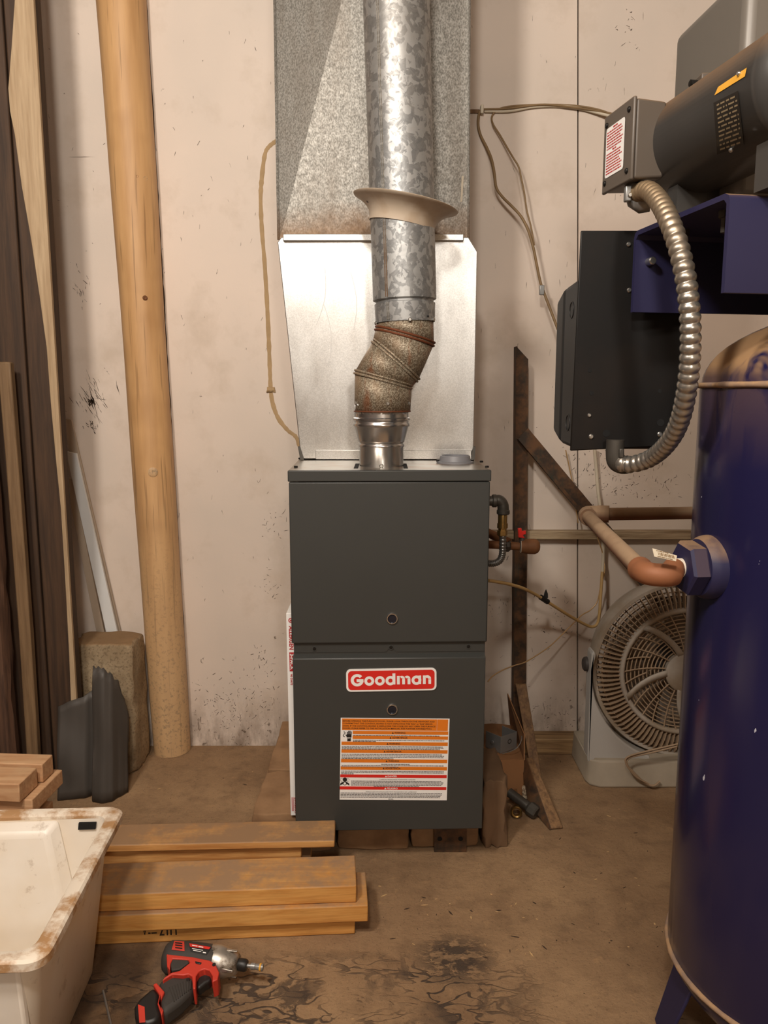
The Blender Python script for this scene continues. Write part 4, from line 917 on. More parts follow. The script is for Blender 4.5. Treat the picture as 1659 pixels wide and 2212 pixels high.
for an_ in (172, 292, 52):
    d = Vector((math.cos(R(an_)), math.sin(R(an_)), 0)); t = Vector((-d.y, d.x, 0)); c = Vector((TX, TY, 0)); b = nb()
    pts = [c+d*(TR-.035)+t*(-.05)+EZ*.145, c+d*(TR-.035)+t*.05+EZ*.145, c+d*(TR+.006)+t*.035+EZ*.001, c+d*(TR+.006)-t*.035+EZ*.001]
    prism(b, pts, d*.006); leg = obj('tank_leg', b, 'blue', cmp_, bevel=.002)
    b = nb(); q = c+d*(TR-.05); prism(b, [q-t*.035, q+t*.035, q+t*.035+d*.055, q-t*.035+d*.055], EZ*.006); obj('foot_plate', b, 'blue', leg)
# port: welded boss, hex bushing
pt = Vector((.5035, 1.195, .873)); pn = Vector((-.993, -.12, 0)).normalized()
b = nb(); lathe(b, [(-.03,.050),(.004,.050),(.012,.048),(.018,.044),(.018,.02)], pt, pn, 40); obj('port_boss', b, 'blue', cmp_)
b = nb(); lathe(b, [(.016,.041),(.020,.043),(.040,.043),(.044,.039),(.044,.016)], pt, pn, 6, a0=.4); obj('hex_bushing', b, 'blue', cmp_, smooth=20)
# platform: inverted channel on top of the tank
CBn = aY(1578, 413, 1.086); zc = CBn.z; CA = aZ(1370, 501, zc); zlo = aY(1578, 632, 1.086).z
eu = Vector((CA.x-CBn.x, CA.y-CBn.y, 0)); ew = eu.length; eu.normalize(); ev = Vector((eu.y, -eu.x, 0))     # eu: near to far edge, ev: along the channel to the right
Lc = .62
def cp(a, c, z): return Vector((CBn.x, CBn.y, 0))+eu*a+ev*c+EZ*z
tp_ = .0075
secs = [(0, zlo), (0, zc-.012), (.0035, zc-.0035), (.012, zc), (ew-.012, zc), (ew-.0035, zc-.0035), (ew, zc-.012), (ew, zlo)]
inn = [(ew-tp_, zlo), (ew-tp_, zc-.014), (ew-.014, zc-tp_), (.014, zc-tp_), (tp_, zc-.014), (tp_, zlo)]
b = nb(); n_ = len(secs); outer0 = [b.verts.new(cp(a, 0, z)) for a, z in secs+inn]; outer1 = [b.verts.new(cp(a, Lc, z)) for a, z in secs+inn]
m_ = len(outer0)
for k in range(m_): b.faces.new((outer0[k], outer0[(k+1)%m_], outer1[(k+1)%m_], outer1[k]))
for e in (outer0, outer1):
    for k in range(n_-1):
        j0 = m_-1-k if k < 2 else None
    fs = [(0,1,12,13),(1,2,12),(2,3,11,12),(3,4,10,11),(4,5,9,10),(5,6,9),(6,7,8,9)]
    for q in fs: b.faces.new([e[i] for i in q])
chan = obj('platform_channel', b, 'blue', cmp_, smooth=30, label='blue folded steel platform under the motor')
for x, y in ((1401, 566),):
    q = aP(x, y, cp(ew-tp_, 0, zc), eu); obj('bolt', lathe(nb(), [(0,.0065),(.014,.0065),(.016,.005)], q, -eu, 14), 'screw', chan)
for x, y in ((1477, 497), (1568, 455)):
    q = aZ(x, y, zc-tp_); obj('bolt', lathe(nb(), [(0,.010),(.010,.010),(.010,.006),(.030,.006)], q if y < 460 else q, -EZ, 6), 'black_iron', chan)
# motor
ma, mb_ = Vector((.484, 1.385, 1.530)), Vector((.5427, 1.035, 1.530)); md_ = (mb_-ma).normalized(); ml = (mb_-ma).length; MR = .0785
b = nb(); lathe(b, [(-.02,.02),(-.018,.045),(-.008,MR*.93),(.004,MR),(ml-.036,MR),(ml-.033,MR*1.03),(ml-.022,MR*1.03),(ml-.016,MR*1.0),(ml,MR*.9),(ml+.012,MR*.7),(ml+.016,.03)], ma, md_, 64); mot = obj('motor', b, 'motor', cmp_, smooth=40, label='black cylindrical electric motor, dusty on top')
for t in (.16, .80):
    q = ma+md_*(ml*t); b = nb(); s2 = Vector((-md_.y, md_.x, 0)); prism(b, [q+s2*.040+EZ*(zc-q.z+.0005), q-s2*.040+EZ*(zc-q.z+.0005), q-s2*.040-EZ*.065, q+s2*.040-EZ*.065], md_*.03); obj('motor_foot', b, 'motor', cmp_)
# nameplate and yellow strip wrapped on the drum
side = Vector((md_.y, -md_.x, 0))
if side.x > 0: side = -side
def drum(t, ang, r=MR): return ma+md_*t+(side*math.cos(ang)+EZ*math.sin(ang))*r
def wrap(name, t0, t1, a0, a1, mat, n=14, r=MR+.0008, par=mot, th=None):
    b = nb(); g = []
    for k in range(n+1):
        a = a0+(a1-a0)*k/n; g.append([b.verts.new(drum(t, a, r)) for t in (t0, t1)])
    for p, q in zip(g, g[1:]): b.faces.new((p[0], p[1], q[1], q[0]))
    return obj(name, b, mat, par, smooth=60)
def cyl_patch(name, quad, O, D, rad, mat, par, n=8, off=.0008, fn=None, label=None):
    """a thin label wrapped on a cylinder; quad: TL, TR, BR, BL as seen"""
    b = nb(); D = D.normalized(); grid = []
    for i in range(n+1):
        row = []
        for j in range(n+1):
            u, v = j/n, i/n; x = (quad[0][0]*(1-u)+quad[1][0]*u)*(1-v)+(quad[3][0]*(1-u)+quad[2][0]*u)*v; y = (quad[0][1]*(1-u)+quad[1][1]*u)*(1-v)+(quad[3][1]*(1-u)+quad[2][1]*u)*v
            d = ray(x, y); m = CAM-O; dp = d-D*d.dot(D); mp = m-D*m.dot(D); A_ = dp.dot(dp); B_ = dp.dot(mp); C_ = mp.dot(mp)-(rad+off)**2; q = B_*B_-A_*C_
            t = (-B_-math.sqrt(max(0, q)))/A_; row.append(b.verts.new(CAM+d*t))
        grid.append(row)
    for p, q in zip(grid, grid[1:]):
        for j in range(n): b.faces.new((p[j], p[j+1], q[j+1], q[j]))
    return obj(name, b, mat, par, smooth=60, label=label)
def on_drum(x, y):   # where a sight line meets the drum: (t, angle)
    d = ray(x, y); best = None
    for k in range(900):
        s_ = .9+k*.0008; p = CAM+d*s_; t = (p-ma).dot(md_); q = p-ma-md_*t
        if q.length < MR: return t, math.atan2(q.z, q.dot(side))
    return None
npl = cyl_patch('nameplate', [(1541,222),(1594,196),(1607,314),(1549,334)], ma, md_, MR, 'label_black', mot, label='black nameplate with worn gold print')
cyl_patch('yellow_label', [(1551,188),(1613,146),(1609,165),(1543,206)], ma, md_, MR, 'yellow', mot, label='yellow strip label')
rd = random.Random(3); k_ = 0
for i in range(11):
    v = .06+.085*i; u = .12
    while u < .9:
        e = min(.93, u+.05+.22*rd.random()); L_ = lambda uu, vv: ((1541*(1-uu)+1594*uu)*(1-vv)+(1549*(1-uu)+1607*uu)*vv, (222*(1-uu)+196*uu)*(1-vv)+(334*(1-uu)+314*uu)*vv)
        cyl_patch('print_mark', [L_(u, v), L_(e, v), L_(e, v+.032), L_(u, v+.032)], ma, md_, MR, 'label_gold', npl, n=1, off=.0012); u = e+.05
for px, py in ((1599,160),(1581,322)):
    t_, a_ = on_drum(px, py); screw(mot, drum(t_, a_, MR+.001), side*math.cos(a_)+EZ*math.sin(a_), .0032)
# junction box on the motor's left side
jb0 = Vector((.386, 1.293, 1.4715)); ju = Vector((-.017, .098, 0)); jn = Vector((ju.y, -ju.x, 0)).normalized()   # ju: near to far along the cover, jn: towards the motor
if jn.x < 0: jn = -jn
jh = .119
def jp(a, c, z): return jb0+ju.normalized()*a+jn*c+EZ*z
JL = ju.length
b = nb(); quadbox(b, [jp(0,.004,0), jp(0,.054,.003), jp(JL,.054,.003), jp(JL,.004,0), jp(0,.004,jh), jp(0,.054,jh-.003), jp(JL,.054,jh-.003), jp(JL,.004,jh)]); jbx = obj('junction_box', b, 'jbox', cmp_, bevel=.004, seg=3, label='grey square junction box with red and white label')
b = nb(); quadbox(b, [jp(-.002,-.002,-.002), jp(-.002,.004,-.002), jp(JL+.002,.004,-.002), jp(JL+.002,-.002,-.002), jp(-.002,-.002,jh+.002), jp(-.002,.004,jh+.002), jp(JL+.002,.004,jh+.002), jp(JL+.002,-.002,jh+.002)]); obj('cover', b, 'jbox', jbx, bevel=.0025)
b = nb(); quadbox(b, [jp(.006,.05,.008), jp(.010,.10,.004), jp(JL-.006,.10,.004), jp(JL-.006,.05,.008), jp(.006,.05,jh-.012), jp(.010,.10,jh-.016), jp(JL-.006,.10,jh-.016), jp(JL-.006,.05,jh-.012)]); obj('box_neck', b, 'jbox', cmp_, bevel=.003)
for a, z in ((.012,.014),(JL-.010,.014),(.012,jh-.014),(JL-.010,jh-.014)): screw(jbx, jp(a, -.002, z), -jn, .0045, 'screw_black')
f = Flat(jp(0, -.0024, 0), -ju, EZ); rd = random.Random(6)
f.poly([(-(JL-.010)+ (JL-.034)*.5 + a, .060+c) for a, c in rrect(0, 0, JL-.034, .078, .005)], 1, 0)
uu0, uu1 = -(JL-.010)+.004, -(JL-.010)+JL-.038
for i in range(17):
    if i in (0, 8): f.words((uu0+uu1)/2-.008, (uu0+uu1)/2+.008, .0945-.0043*i, .0022, 2, 1, rd)
    else: f.words(uu0, uu1, .0945-.0043*i, .0019, 2, 1, rd, .8+.2*rd.random())
f.done('warning_sticker', ['white', 'darkred'], jbx, label='white sticker with red print')
# belt guard behind the motor
gX = Vector((.440, 1.455, 0)); gz0 = 1.56
gl = aY(1457, 90, 1.50); gb = aY(1452, 225, 1.50); 
def gp(a, c, z): return Vector((gl.x, 1.50, 0))+Vector((.018, -.215, 0)).normalized()*a+Vector((1, .08, 0)).normalized()*c+EZ*z
ztop = aY(1462, 78, 1.50).z
b = nb(); quadbox(b, [gp(0,0,1.43), gp(.245,.0,1.43), gp(.245,.42,1.43), gp(0,.42,1.43), gp(0,0,ztop), gp(.245,0,ztop), gp(.245,.42,ztop), gp(0,.42,ztop)]); grd = obj('belt_guard', b, 'guard', cmp_, bevel=.016, seg=4, label='smooth grey belt guard behind the motor')
q = aP(1522, 180, gp(0,0,1.6), gp(0,-1,0)-gp(0,0,0)); b = nb(); box(b, (q.x-.012, q.y-.018, q.z-.012), (q.x+.004, q.y+.012, q.z+.010)); obj('clamp', b, 'jbox', grd, bevel=.002)
b = nb(); lathe(b, [(0,.006),(.012,.006),(.013,.004)], q+Vector((-.012,.002,0)), (-1,-.2,0), 6); obj('clamp_bolt', b, 'screw_black', grd)
# black switch panel, enclosure behind it
p0_, p1_ = aY(1255, 498, 1.385), aY(1458, 966, 1.385)
b = nb(); quadbox(b, [(p0_.x-.005,1.385,aY(1246,974,1.385).z),(p1_.x,1.385,aY(1452,963,1.385).z),(p1_.x,1.389,aY(1452,963,1.385).z),(p0_.x-.005,1.389,aY(1246,974,1.385).z),(p0_.x,1.385,p0_.z),(p1_.x+.006,1.385,p0_.z),(p1_.x+.006,1.389,p0_.z),(p0_.x,1.389,p0_.z)])
spn = obj('switch_panel', b, 'black', cmp_, bevel=.004, label='flat black drilled mounting panel')
for x, y, r, m_ in ((1358,528,.004,'screw'),(1359,627,.004,'screw'),(1274,800,.0035,'hole'),(1278,849,.004,'hole'),(1273,897,.0035,'screw'),(1277,943,.0045,'screw'),(1310,936,.0065,'hole'),(1427,913,.0065,'hole'),(1425,938,.0045,'screw'),(1425,845,.0035,'hole')):
    q = aY(x, y, 1.3848)
    if m_ == 'screw': screw(spn, q, (0,-1,0), r)
    else: obj('drilled_hole', lathe(nb(), [(0,r),(.0004,r)], q, (0,-1,0), 14), 'hole', spn)
ex0 = p0_.x+.002
eT, eB = aY(1250, 600, 1.40).z, aY(1250, 970, 1.40).z
b = nb(); quadbox(b, [(ex0,1.390,eB),(ex0+.15,1.390,eB),(ex0+.15,1.50,eB+.004),(ex0,1.50,eB+.004),(ex0,1.390,eT),(ex0+.15,1.390,eT),(ex0+.15,1.50,eT-.004),(ex0,1.50,eT-.004)]); enc = obj('starter_enclosure', b, 'black_box', cmp_, bevel=.008, seg=3, label='dark grey starter box behind the black panel')
b = nb(); quadbox(b, [(ex0-.001,1.502,eB+.004),(ex0+.151,1.502,eB+.004),(ex0+.138,1.585,eB+.022),(ex0+.004,1.585,eB+.022),(ex0-.001,1.502,eT-.002),(ex0+.151,1.502,eT-.002),(ex0+.138,1.585,eT-.018),(ex0+.004,1.585,eT-.018)]); obj('enclosure_lid', b, 'black_box', enc, bevel=.010, seg=3)
for z in (eT-.05, eB+.045): obj('knockout', lathe(nb(), [(0,.015),(.0012,.015),(.0012,.0135),(0,.0135)], Vector((ex0, 1.44, z)), (-1,0,0), 24, closed=True), 'black_box', enc)
# armoured conduit with clamp fittings
cpts = [(1378,416,1.325),(1402,413,1.28),(1427,440,1.22),(1451,490,1.165),(1470,550,1.14),(1484,620,1.13),(1491,700,1.13),(1490,780,1.14),(1482,850,1.16),(1466,915,1.20),(1440,960,1.25),(1405,990,1.31),(1365,1003,1.345),(1335,1000,1.36)]
P_ = smoothpath([aY(x, y, Y_) for x, y, Y_ in cpts], 30)
ac = [0]
for a, c in zip(P_, P_[1:]): ac.append(ac[-1]+(c-a).length)
Lt = ac[-1]; N_ = 620; PP = []; j = 0
for k in range(N_+1):
    s_ = Lt*k/N_
    while j < len(ac)-2 and ac[j+1] < s_: j += 1
    PP.append(P_[j].lerp(P_[j+1], (s_-ac[j])/max(1e-9, ac[j+1]-ac[j])))
b = nb(); tube(b, PP, [.0124+.0027*abs(math.sin(math.pi*(Lt*k/N_)/.0138)) for k in range(N_+1)], 20); con = obj('armoured_conduit', b, 'conduit', cmp_, smooth=60, label='ribbed silver armoured conduit')
q = aY(1366, 412, 1.335)
b = nb(); tube(b, [q+Vector((0,0,.022)), q+Vector((0,0,-.004)), q+Vector((.004,-.002,-.014)), q+Vector((.014,-.005,-.020)), q+Vector((.024,-.007,-.018))], [.012,.012,.0145,.0165,.0165], 18); fit = obj('conduit_fitting', b, 'dull_steel', con, smooth=60)
b = nb(); box(b, (q.x-.016, q.y-.018, q.z-.020), (q.x-.006, q.y-.006, q.z+.004)); obj('fitting_clamp', b, 'dull_steel', con, bevel=.002)
screw(con, q+Vector((-.009,-.018,-.011)), (0,-1,0), .004)
q = aY(1328, 985, 1.365)
b = nb(); tube(b, smoothpath([q+Vector((0,0,.028)), q+Vector((0,0,.004)), q+Vector((.003,0,-.010)), q+Vector((.014,0,-.016)), q+Vector((.026,0,-.014))], 4), .0155, 18); obj('conduit_fitting', b, 'black_iron', con, smooth=60)
b = nb(); box(b, (q.x+.002, q.y-.020, q.z-.002), (q.x+.010, q.y-.010, q.z+.014)); obj('fitting_clamp', b, 'black_iron', con, bevel=.002)

# ================================================================== AIR LINE
al = empty('air_pipe', (.46, 1.8, .86), 'dusty brown air pipe running from the blue tank port towards the wall', 'pipe')
e0 = pt+pn*.060
c0 = aY(1399, 1222, 1.165); f0 = aY(1265, 1118, 1.80); f0.z = .862
c0.z = .866
b = nb(); tube(b, [pt+pn*.036, pt+pn*.064], .0148, 20); obj('thread_tape', b, 'ptfe', al, label='white thread tape at the tank port')
db = (f0-c0).normalized()
b = nb(); ea = pt+pn*.056; eb_ = c0-pn*.038; ec = c0+db*.040; bz = [ea, ea.lerp(eb_, .5)]+[eb_*(1-t)**2+c0*(2*t*(1-t))+ec*t*t for t in [k/14 for k in range(15)]]+[ec+db*.004, ec+db*.010]; tube(b, bz, [.0172]*2+[.0178]*15+[.0196]*2, 22); elb = obj('pipe_elbow', b, 'brown_fitting', al, smooth=60, label='plain brown pipe elbow')
b = nb(); tube(b, [c0+db*.045, f0-db*.02], .0148, 20); obj('pipe_run', b, 'dust_pipe', al, smooth=60)
fe = f0+Vector((.055, .004, 0))
b = nb(); tube(b, smoothpath([f0-db*.045, f0-db*.015, f0+Vector((.008,.010,0)), f0+Vector((.028,.012,0)), fe], 6), [.0198]*5+[.0185]*14+[.0200]*6, 20); obj('pipe_elbow', b, 'dust_pipe', al, smooth=60)
b = nb(); tube(b, [fe-Vector((.01,0,0)), fe+Vector((.62, .02, .006))], .0148, 18); obj('pipe_run', b, 'dust_pipe', al, smooth=60)
tq = [aY(1406, 1184, 1.155), aY(1459, 1200, 1.150), aY(1457, 1212, 1.146), aY(1410, 1202, 1.150)]
b = nb(); b.faces.new([b.verts.new(p+Vector((0, -.006, .001))) for p in tq]); 
f = Flat(tq[3]+Vector((0,-.0066,.001)), (tq[2]-tq[3]), (tq[0]-tq[3])); tw = (tq[2]-tq[3]).length
for i in range(12): f.rect(.007+.002*i, .004, .0078+.002*i+.0004*(i%3), .0085, 1, 0)
f.words(.005, tw-.004, .0012, .0012, 1, 0, random.Random(2)); f.words(.005, tw-.008, .0100, .0012, 1, 0, random.Random(4))
tagm = obj('paper_tag', b, 'cable_w', al, smooth=None, solid=.0006); f.done('tag_print', ['cable_b'], al, kind='stuff')

# ================================================================== BOX FAN
FYc = 2.215; fc_ = aY(1476, 1446, FYc); FR = .262
fan = empty('floor_fan', (fc_.x, 2.25, 0), 'dusty grey round floor fan on its stand, behind the blue tank', 'fan')
fnrm = Vector((-.03, -1, .0)).normalized(); fu = Vector((1, -.03, 0)).normalized(); fv = Vector((0, 0, 1))
def fpnt(r, a, d=0.): return fc_+fu*(r*math.cos(a))+fv*(r*math.sin(a))+fnrm*d
b = nb(); lathe(b, [(-.105,FR-.012),(-.05,FR+.004),(-.004,FR+.006),(.006,FR+.002),(.006,FR-.008),(-.002,FR-.012),(-.05,FR-.008),(-.105,FR-.022)], fc_, fnrm, 96, closed=True); obj('fan_shell', b, 'fan', fan, smooth=40)
gr = obj('grille', lathe(nb(), [(.016,.192),(.026,.190),(.030,.185),(.028,.179),(.018,.176)], fc_, fnrm, 96, closed=True), 'fan', fan, smooth=60)
# outer radial fins
b = nb(); f0_ = [(.190,.024),(.215,.026),(.240,.022),(.257,.006),(.257,-.012),(.240,-.004),(.215,.004),(.190,.006)]
prism(b, [(r, 0, d) for r, d in f0_], (0, .0022, 0)); mef = bpy.data.meshes.new('fin'); bmesh.ops.recalc_face_normals(b, faces=b.faces[:]); b.to_mesh(mef); b.free(); mef.materials.append(M['fan_dust'])
for k in range(100):
    a = 2*math.pi*k/100; rx = fu*math.cos(a)+fv*math.sin(a); ry = fu*-math.sin(a)+fv*math.cos(a); rz = fnrm
    X_ = Matrix(((rx.x,ry.x,rz.x,fc_.x),(rx.y,ry.y,rz.y,fc_.y),(rx.z,ry.z,rz.z,fc_.z),(0,0,0,1))); inst('grille_fin', mef, gr, X_)
for r in (.205, .222, .238):
    b = nb(); tube(b, [fpnt(r, 2*math.pi*k/72, .006) for k in range(73)], .0018, 5, cap=False); obj('grille_ring', b, 'fan_dust', gr, smooth=60)
for i in range(10):
    r = .066+.0115*i
    b = nb(); tube(b, [fpnt(r, 2*math.pi*k/64, .020-.004*abs(r-.12)/.06) for k in range(65)], .0019, 5, cap=False); obj('grille_ring', b, 'fan_dust', gr, smooth=60)
for k in range(30):
    a = 2*math.pi*k/30; r0 = .058 if k % 2 else .115
    b = nb(); tube(b, [fpnt(r0+(.178-r0)*t, a+.18*(t-1), .023) for t in (0,.25,.5,.75,1)], .0019, 5); obj('grille_rib', b, 'fan_dust', gr, smooth=60)
for k in range(5):
    a = R(25+72*k+36); b = nb(); pts0 = []; pts1 = []
    for i in range(9):
        t = i/8; r = .05+.135*t; aa = a+.42*(t-1)*(1 if k % 2 else 1); w_ = .010; pts0.append(fpnt(r, aa-w_/r*.9, .029)); pts1.append(fpnt(r, aa+w_/r*.9, .029))
    g0 = [b.verts.new(p) for p in pts0]; g1 = [b.verts.new(p) for p in pts1]
    for i in range(8): b.faces.new((g0[i], g0[i+1], g1[i+1], g1[i]))
    obj('grille_spoke', b, 'fan', gr, smooth=60, solid=.004)
obj('grille_hub', lathe(nb(), [(.010,.060),(.028,.060),(.034,.052),(.036,.02)], fc_, fnrm, 48), 'fan', fan)
for k in range(5):
    a0_ = 2*math.pi*k/5+.3; b = nb(); rows = []
    for i in range(7):
        r = .04+.17*i/6; rows.append([b.verts.new(fpnt(r, a0_+da*(.55+.45*i/6), -.045+dd)) for da, dd in ((-.38,.020),(-.12,.008),(.14,-.006),(.40,-.022))])
    for p, q in zip(rows, rows[1:]):
        for i in range(3): b.faces.new((p[i], p[i+1], q[i+1], q[i]))
    obj('fan_blade', b, 'fan_blade', fan, smooth=60, solid=.002)
for i in range(12):
    r = .05+.0175*i; b = nb(); tube(b, [fpnt(r, 2*math.pi*k/64, -.095) for k in range(65)], .002, 5, cap=False); obj('guard_ring', b, 'fan_dust', fan, smooth=60)
for k in range(24):
    a = 2*math.pi*k/24; b = nb(); tube(b, [fpnt(.03, a, -.096), fpnt(.25, a, -.096)], .002, 5); obj('guard_rib', b, 'fan_dust', fan, smooth=60)
obj('motor_housing', lathe(nb(), [(-.14,.03),(-.135,.055),(-.06,.06),(-.05,.04)], fc_, fnrm, 32), 'fan_dark', fan)
# stand: cradle panels, foot, pivot knobs
sl = aY(1266, 1560, 2.215).x; sr = 2*fc_.x-sl; pyt = aY(1272, 1415, 2.215).z
for s_ in (-1, 1):
    pts = []; xo = sl if s_ < 0 else sr
    e = 1 if s_ < 0 else -1
    pts = [(xo, .03), (xo, pyt+.015), (xo+e*.008, pyt+.022), (xo+e*.014, pyt+.010)]
    for k in range(13):
        a = R(178+ (72)*k/12) if s_ < 0 else R(2-72*k/12); p = fpnt(FR+.012, a); pts.append((p.x, p.z))
    pts.append((pts[-1][0], .03))
    b = nb(); prism(b, [(x, 2.185, z) for x, z in pts], (0, .05, 0)); obj('stand_panel', b, 'fan_white', fan, bevel=.006, seg=3, smooth=40)
    b = nb(); lathe(b, [(0,.022),(.008,.021),(.012,.016)], Vector((xo, 2.23, aY(1268,1438,2.215).z)), (s_,0,0), 24); obj('pivot_knob', b, 'fan_dark', fan)
b = nb(); zf = .052
pts = [(sl+.004, 2.165), (sl-.004, 2.19), (sl-.004, 2.36), (sr+.004, 2.36), (sr+.004, 2.19), (sr-.004, 2.165), (sr-.03, 2.150), (sl+.03, 2.150)]
g0 = [b.verts.new((x, y, .0)) for x, y in pts]; g1 = [b.verts.new((x+(.004 if x < fc_.x else -.004), y+(.022 if y < 2.17 else 0), .085 if y > 2.17 else .075)) for x, y in pts]
for k in range(8): b.faces.new((g0[k], g0[(k+1)%8], g1[(k+1)%8], g1[k]))
b.faces.new(g0[::-1]); b.faces.new(g1)
obj('stand_foot', b, 'fan_base', fan, bevel=.006, seg=3, smooth=40, label='dust covered fan foot')
b = nb(); tube(b, smoothpath([aY(1462,1612,2.12), aY(1400,1627,2.125), aY(1362,1636,2.13), aY(1354,1650,2.128), aY(1370,1670,2.13), aY(1392,1690,2.135), aY(1412,1697,2.13), aY(1425,1688,2.14)], 8), .0032, 8); obj('power_cord', b, 'fan_dust', fan, smooth=60)
b = nb(); tube(b, smoothpath([aY(1464,1607,2.118), aY(1400,1622,2.122), aY(1358,1634,2.125), aY(1352,1648,2.124), aY(1372,1676,2.128), aY(1402,1694,2.132)], 8), .0026, 8); obj('power_cord', b, 'fan_dust', fan, smooth=60)

# ================================================================== RIGHT WALL: steel bracket, rail, gas line, cables
sf = empty('angle_iron_bracket', (.41, 2.38, 0), 'rusty angle iron bracket with diagonal brace standing against the wall', 'bracket')
UY = 2.375
ul, ur = aY(1115, 760, UY), aY(1141, 780, UY); ub, ubr = aY(1109, 1590, UY), aY(1136, 1590, UY)
zt0, zt1 = aY(1115, 748, UY).z, aY(1141, 776, UY).z
b = nb(); quadbox(b, [(ub.x,UY,.053),(ubr.x,UY,.053),(ubr.x,UY+.005,.053),(ub.x,UY+.005,.053),(ul.x,UY,zt0),(ur.x,UY,zt1),(ur.x,UY+.005,zt1),(ul.x,UY+.005,zt0)]); up_ = obj('upright', b, 'rust_steel', sf)
b = nb(); quadbox(b, [(ub.x,UY+.005,.053),(ub.x+.005,UY+.005,.053),(ub.x+.005,UY+.045,.053),(ub.x,UY+.045,.053),(ul.x,UY+.005,zt0),(ul.x+.005,UY+.005,zt0),(ul.x+.005,UY+.045,zt0),(ul.x,UY+.045,zt0)]); obj('upright_flange', b, 'rust_steel', sf)
BY0, BY1 = 2.365, 2.30
a0 = aY(1117, 948, BY0); a1 = aY(1141, 925, BY0); e0_ = aY(1386, 1268, BY1); e1_ = aY(1412, 1250, BY1)
b = nb(); quadbox(b, [a0, a1, a1+Vector((0,.005,0)), a0+Vector((0,.005,0)), e0_, e1_, e1_+Vector((0,.005,0)), e0_+Vector((0,.005,0))]); obj('brace', b, 'rust_steel', sf)
b = nb(); dn = (a1-a0)*.2; quadbox(b, [a0, a0+dn, a0+dn+Vector((0,-.022,0)), a0+Vector((0,-.022,0)), e0_, e0_+dn, e0_+dn+Vector((0,-.022,0)), e0_+Vector((0,-.022,0))]); obj('brace_flange', b, 'rust_steel', sf)
r0, r1 = aY(1064, 1165, 2.40), aY(1064, 1147, 2.40)
b = nb(); box(b, (r0.x, 2.398, r0.z), (XR-.01, WALL-.001, r1.z)); obj('wall_rail', b, 'dirty_rail', bevel=.002, label='dirty cream horizontal rail along the wall behind the air pipe', cat='rail')
# gas line on the furnace right side
gl_ = empty('gas_line', (.27, 1.97, .87), 'gas line with iron elbow, brass union and ribbed grey connector beside the furnace', 'gas pipe')
GY = 1.97
g0, g1, g2 = Vector((.226, GY, aY(1056, 1082, GY).z)), aY(1085, 1083, GY), aY(1087, 1108, GY)
b = nb(); tube(b, smoothpath([g0, aY(1066,1082,GY), aY(1078,1081,GY), aY(1086,1090,GY), g2], 6), [.0125]*6+[.0140]*13+[.0145]*6, 20); obj('iron_elbow', b, 'black_iron', gl_, smooth=60)
for c_, ra in ((aY(1068,1082,GY), Vector((1,0,0))), (aY(1087,1106,GY), Vector((0,0,1)))):
    obj('elbow_band', lathe(nb(), [(-.006,.0145),(-.004,.0165),(.004,.0165),(.006,.0145)], c_, ra, 22), 'black_iron', gl_)
ax_ = aY(1086, 1112, GY); ab = aY(1086, 1158, GY); Lz = ax_.z-ab.z
b = nb(); lathe(b, [(0,.0115),(-.002,.0118),(-.022,.0118),(-.022,.0135),(-.034,.0135),(-.034,.0105)], ax_, EZ, 24); obj('brass_union', b, 'brass', gl_, smooth=30)
b = nb(); lathe(b, [(-.032,.0105),(-.040,.0105),(-.040,.0130),(-.052,.0130),(-.054,.0105),(-Lz,.0100)], ax_, EZ, 6); obj('union_nut', b, 'brass', gl_, smooth=20)
fp_ = smoothpath([aY(1086,1155,GY), aY(1086,1180,GY), aY(1085,1198,GY), aY(1080,1210,GY), aY(1070,1216,GY), aY(1058,1217,GY+.005), aY(1046,1216,GY+.01)], 20)
b = nb(); tube(b, fp_, [.0078+.0016*abs(math.sin(k*.52)) for k in range(len(fp_))], 16); obj('ribbed_connector', b, 'conduit_grey', gl_, smooth=60)
rg = empty('valve_pipe', (.33, 2.12, .80), 'rusty capped pipe with a red lever valve crossing the steel upright', 'pipe')
VY = 2.15
b = nb(); tube(b, [aY(1052,1150,VY+.04), aY(1100,1172,VY)], .0125, 16); obj('pipe_branch', b, 'rust_fitting', rg, smooth=60)
b = nb(); tube(b, [aY(1052,1176,VY), aY(1122,1180,VY)], .0115, 16); obj('pipe_run', b, 'rust_fitting', rg, smooth=60)
b = nb(); lathe(b, [(0,.013),(.004,.017),(.012,.017),(.016,.013)], aY(1090,1179,VY), (1,0,0), 8); obj('union_ring', b, 'black_iron', rg, smooth=20)
q = aY(1124, 1180, VY); b = nb(); tube(b, [q, q+Vector((.006,0,0))], .0185, 20); obj('thread_tape', b, 'ptfe', rg)
b = nb(); lathe(b, [(.002,.0185),(.012,.020),(.026,.0215),(.040,.0215),(.048,.018),(.053,.011),(.0545,.003)], q, (1,-.08,0), 28); obj('cap', b, 'rust_fitting', rg, smooth=60)
q = aY(1128, 1160, VY); b = nb(); tube(b, [q-EZ*.02, q+EZ*.006], .009, 12); obj('valve_stem', b, 'conduit_grey', rg)
h0 = aY(1119, 1142, VY-.012); h1 = aY(1136, 1163, VY-.012)
b = nb(); prism(b, [(h0.x,h0.y,h0.z),(h0.x+.010,h0.y,h0.z+.001),(h0.x+.011,h0.y,h0.z-.008),(h1.x,h0.y,h0.z-.006),(h1.x,h0.y,h0.z-.016),(h0.x+.014,h0.y,h0.z-.018),(h1.x-.002,h0.y,h1.z),(h0.x+.002,h0.y,h1.z+.002)], (0,.012,0)); obj('valve_lever', b, 'red', rg, bevel=.0015)
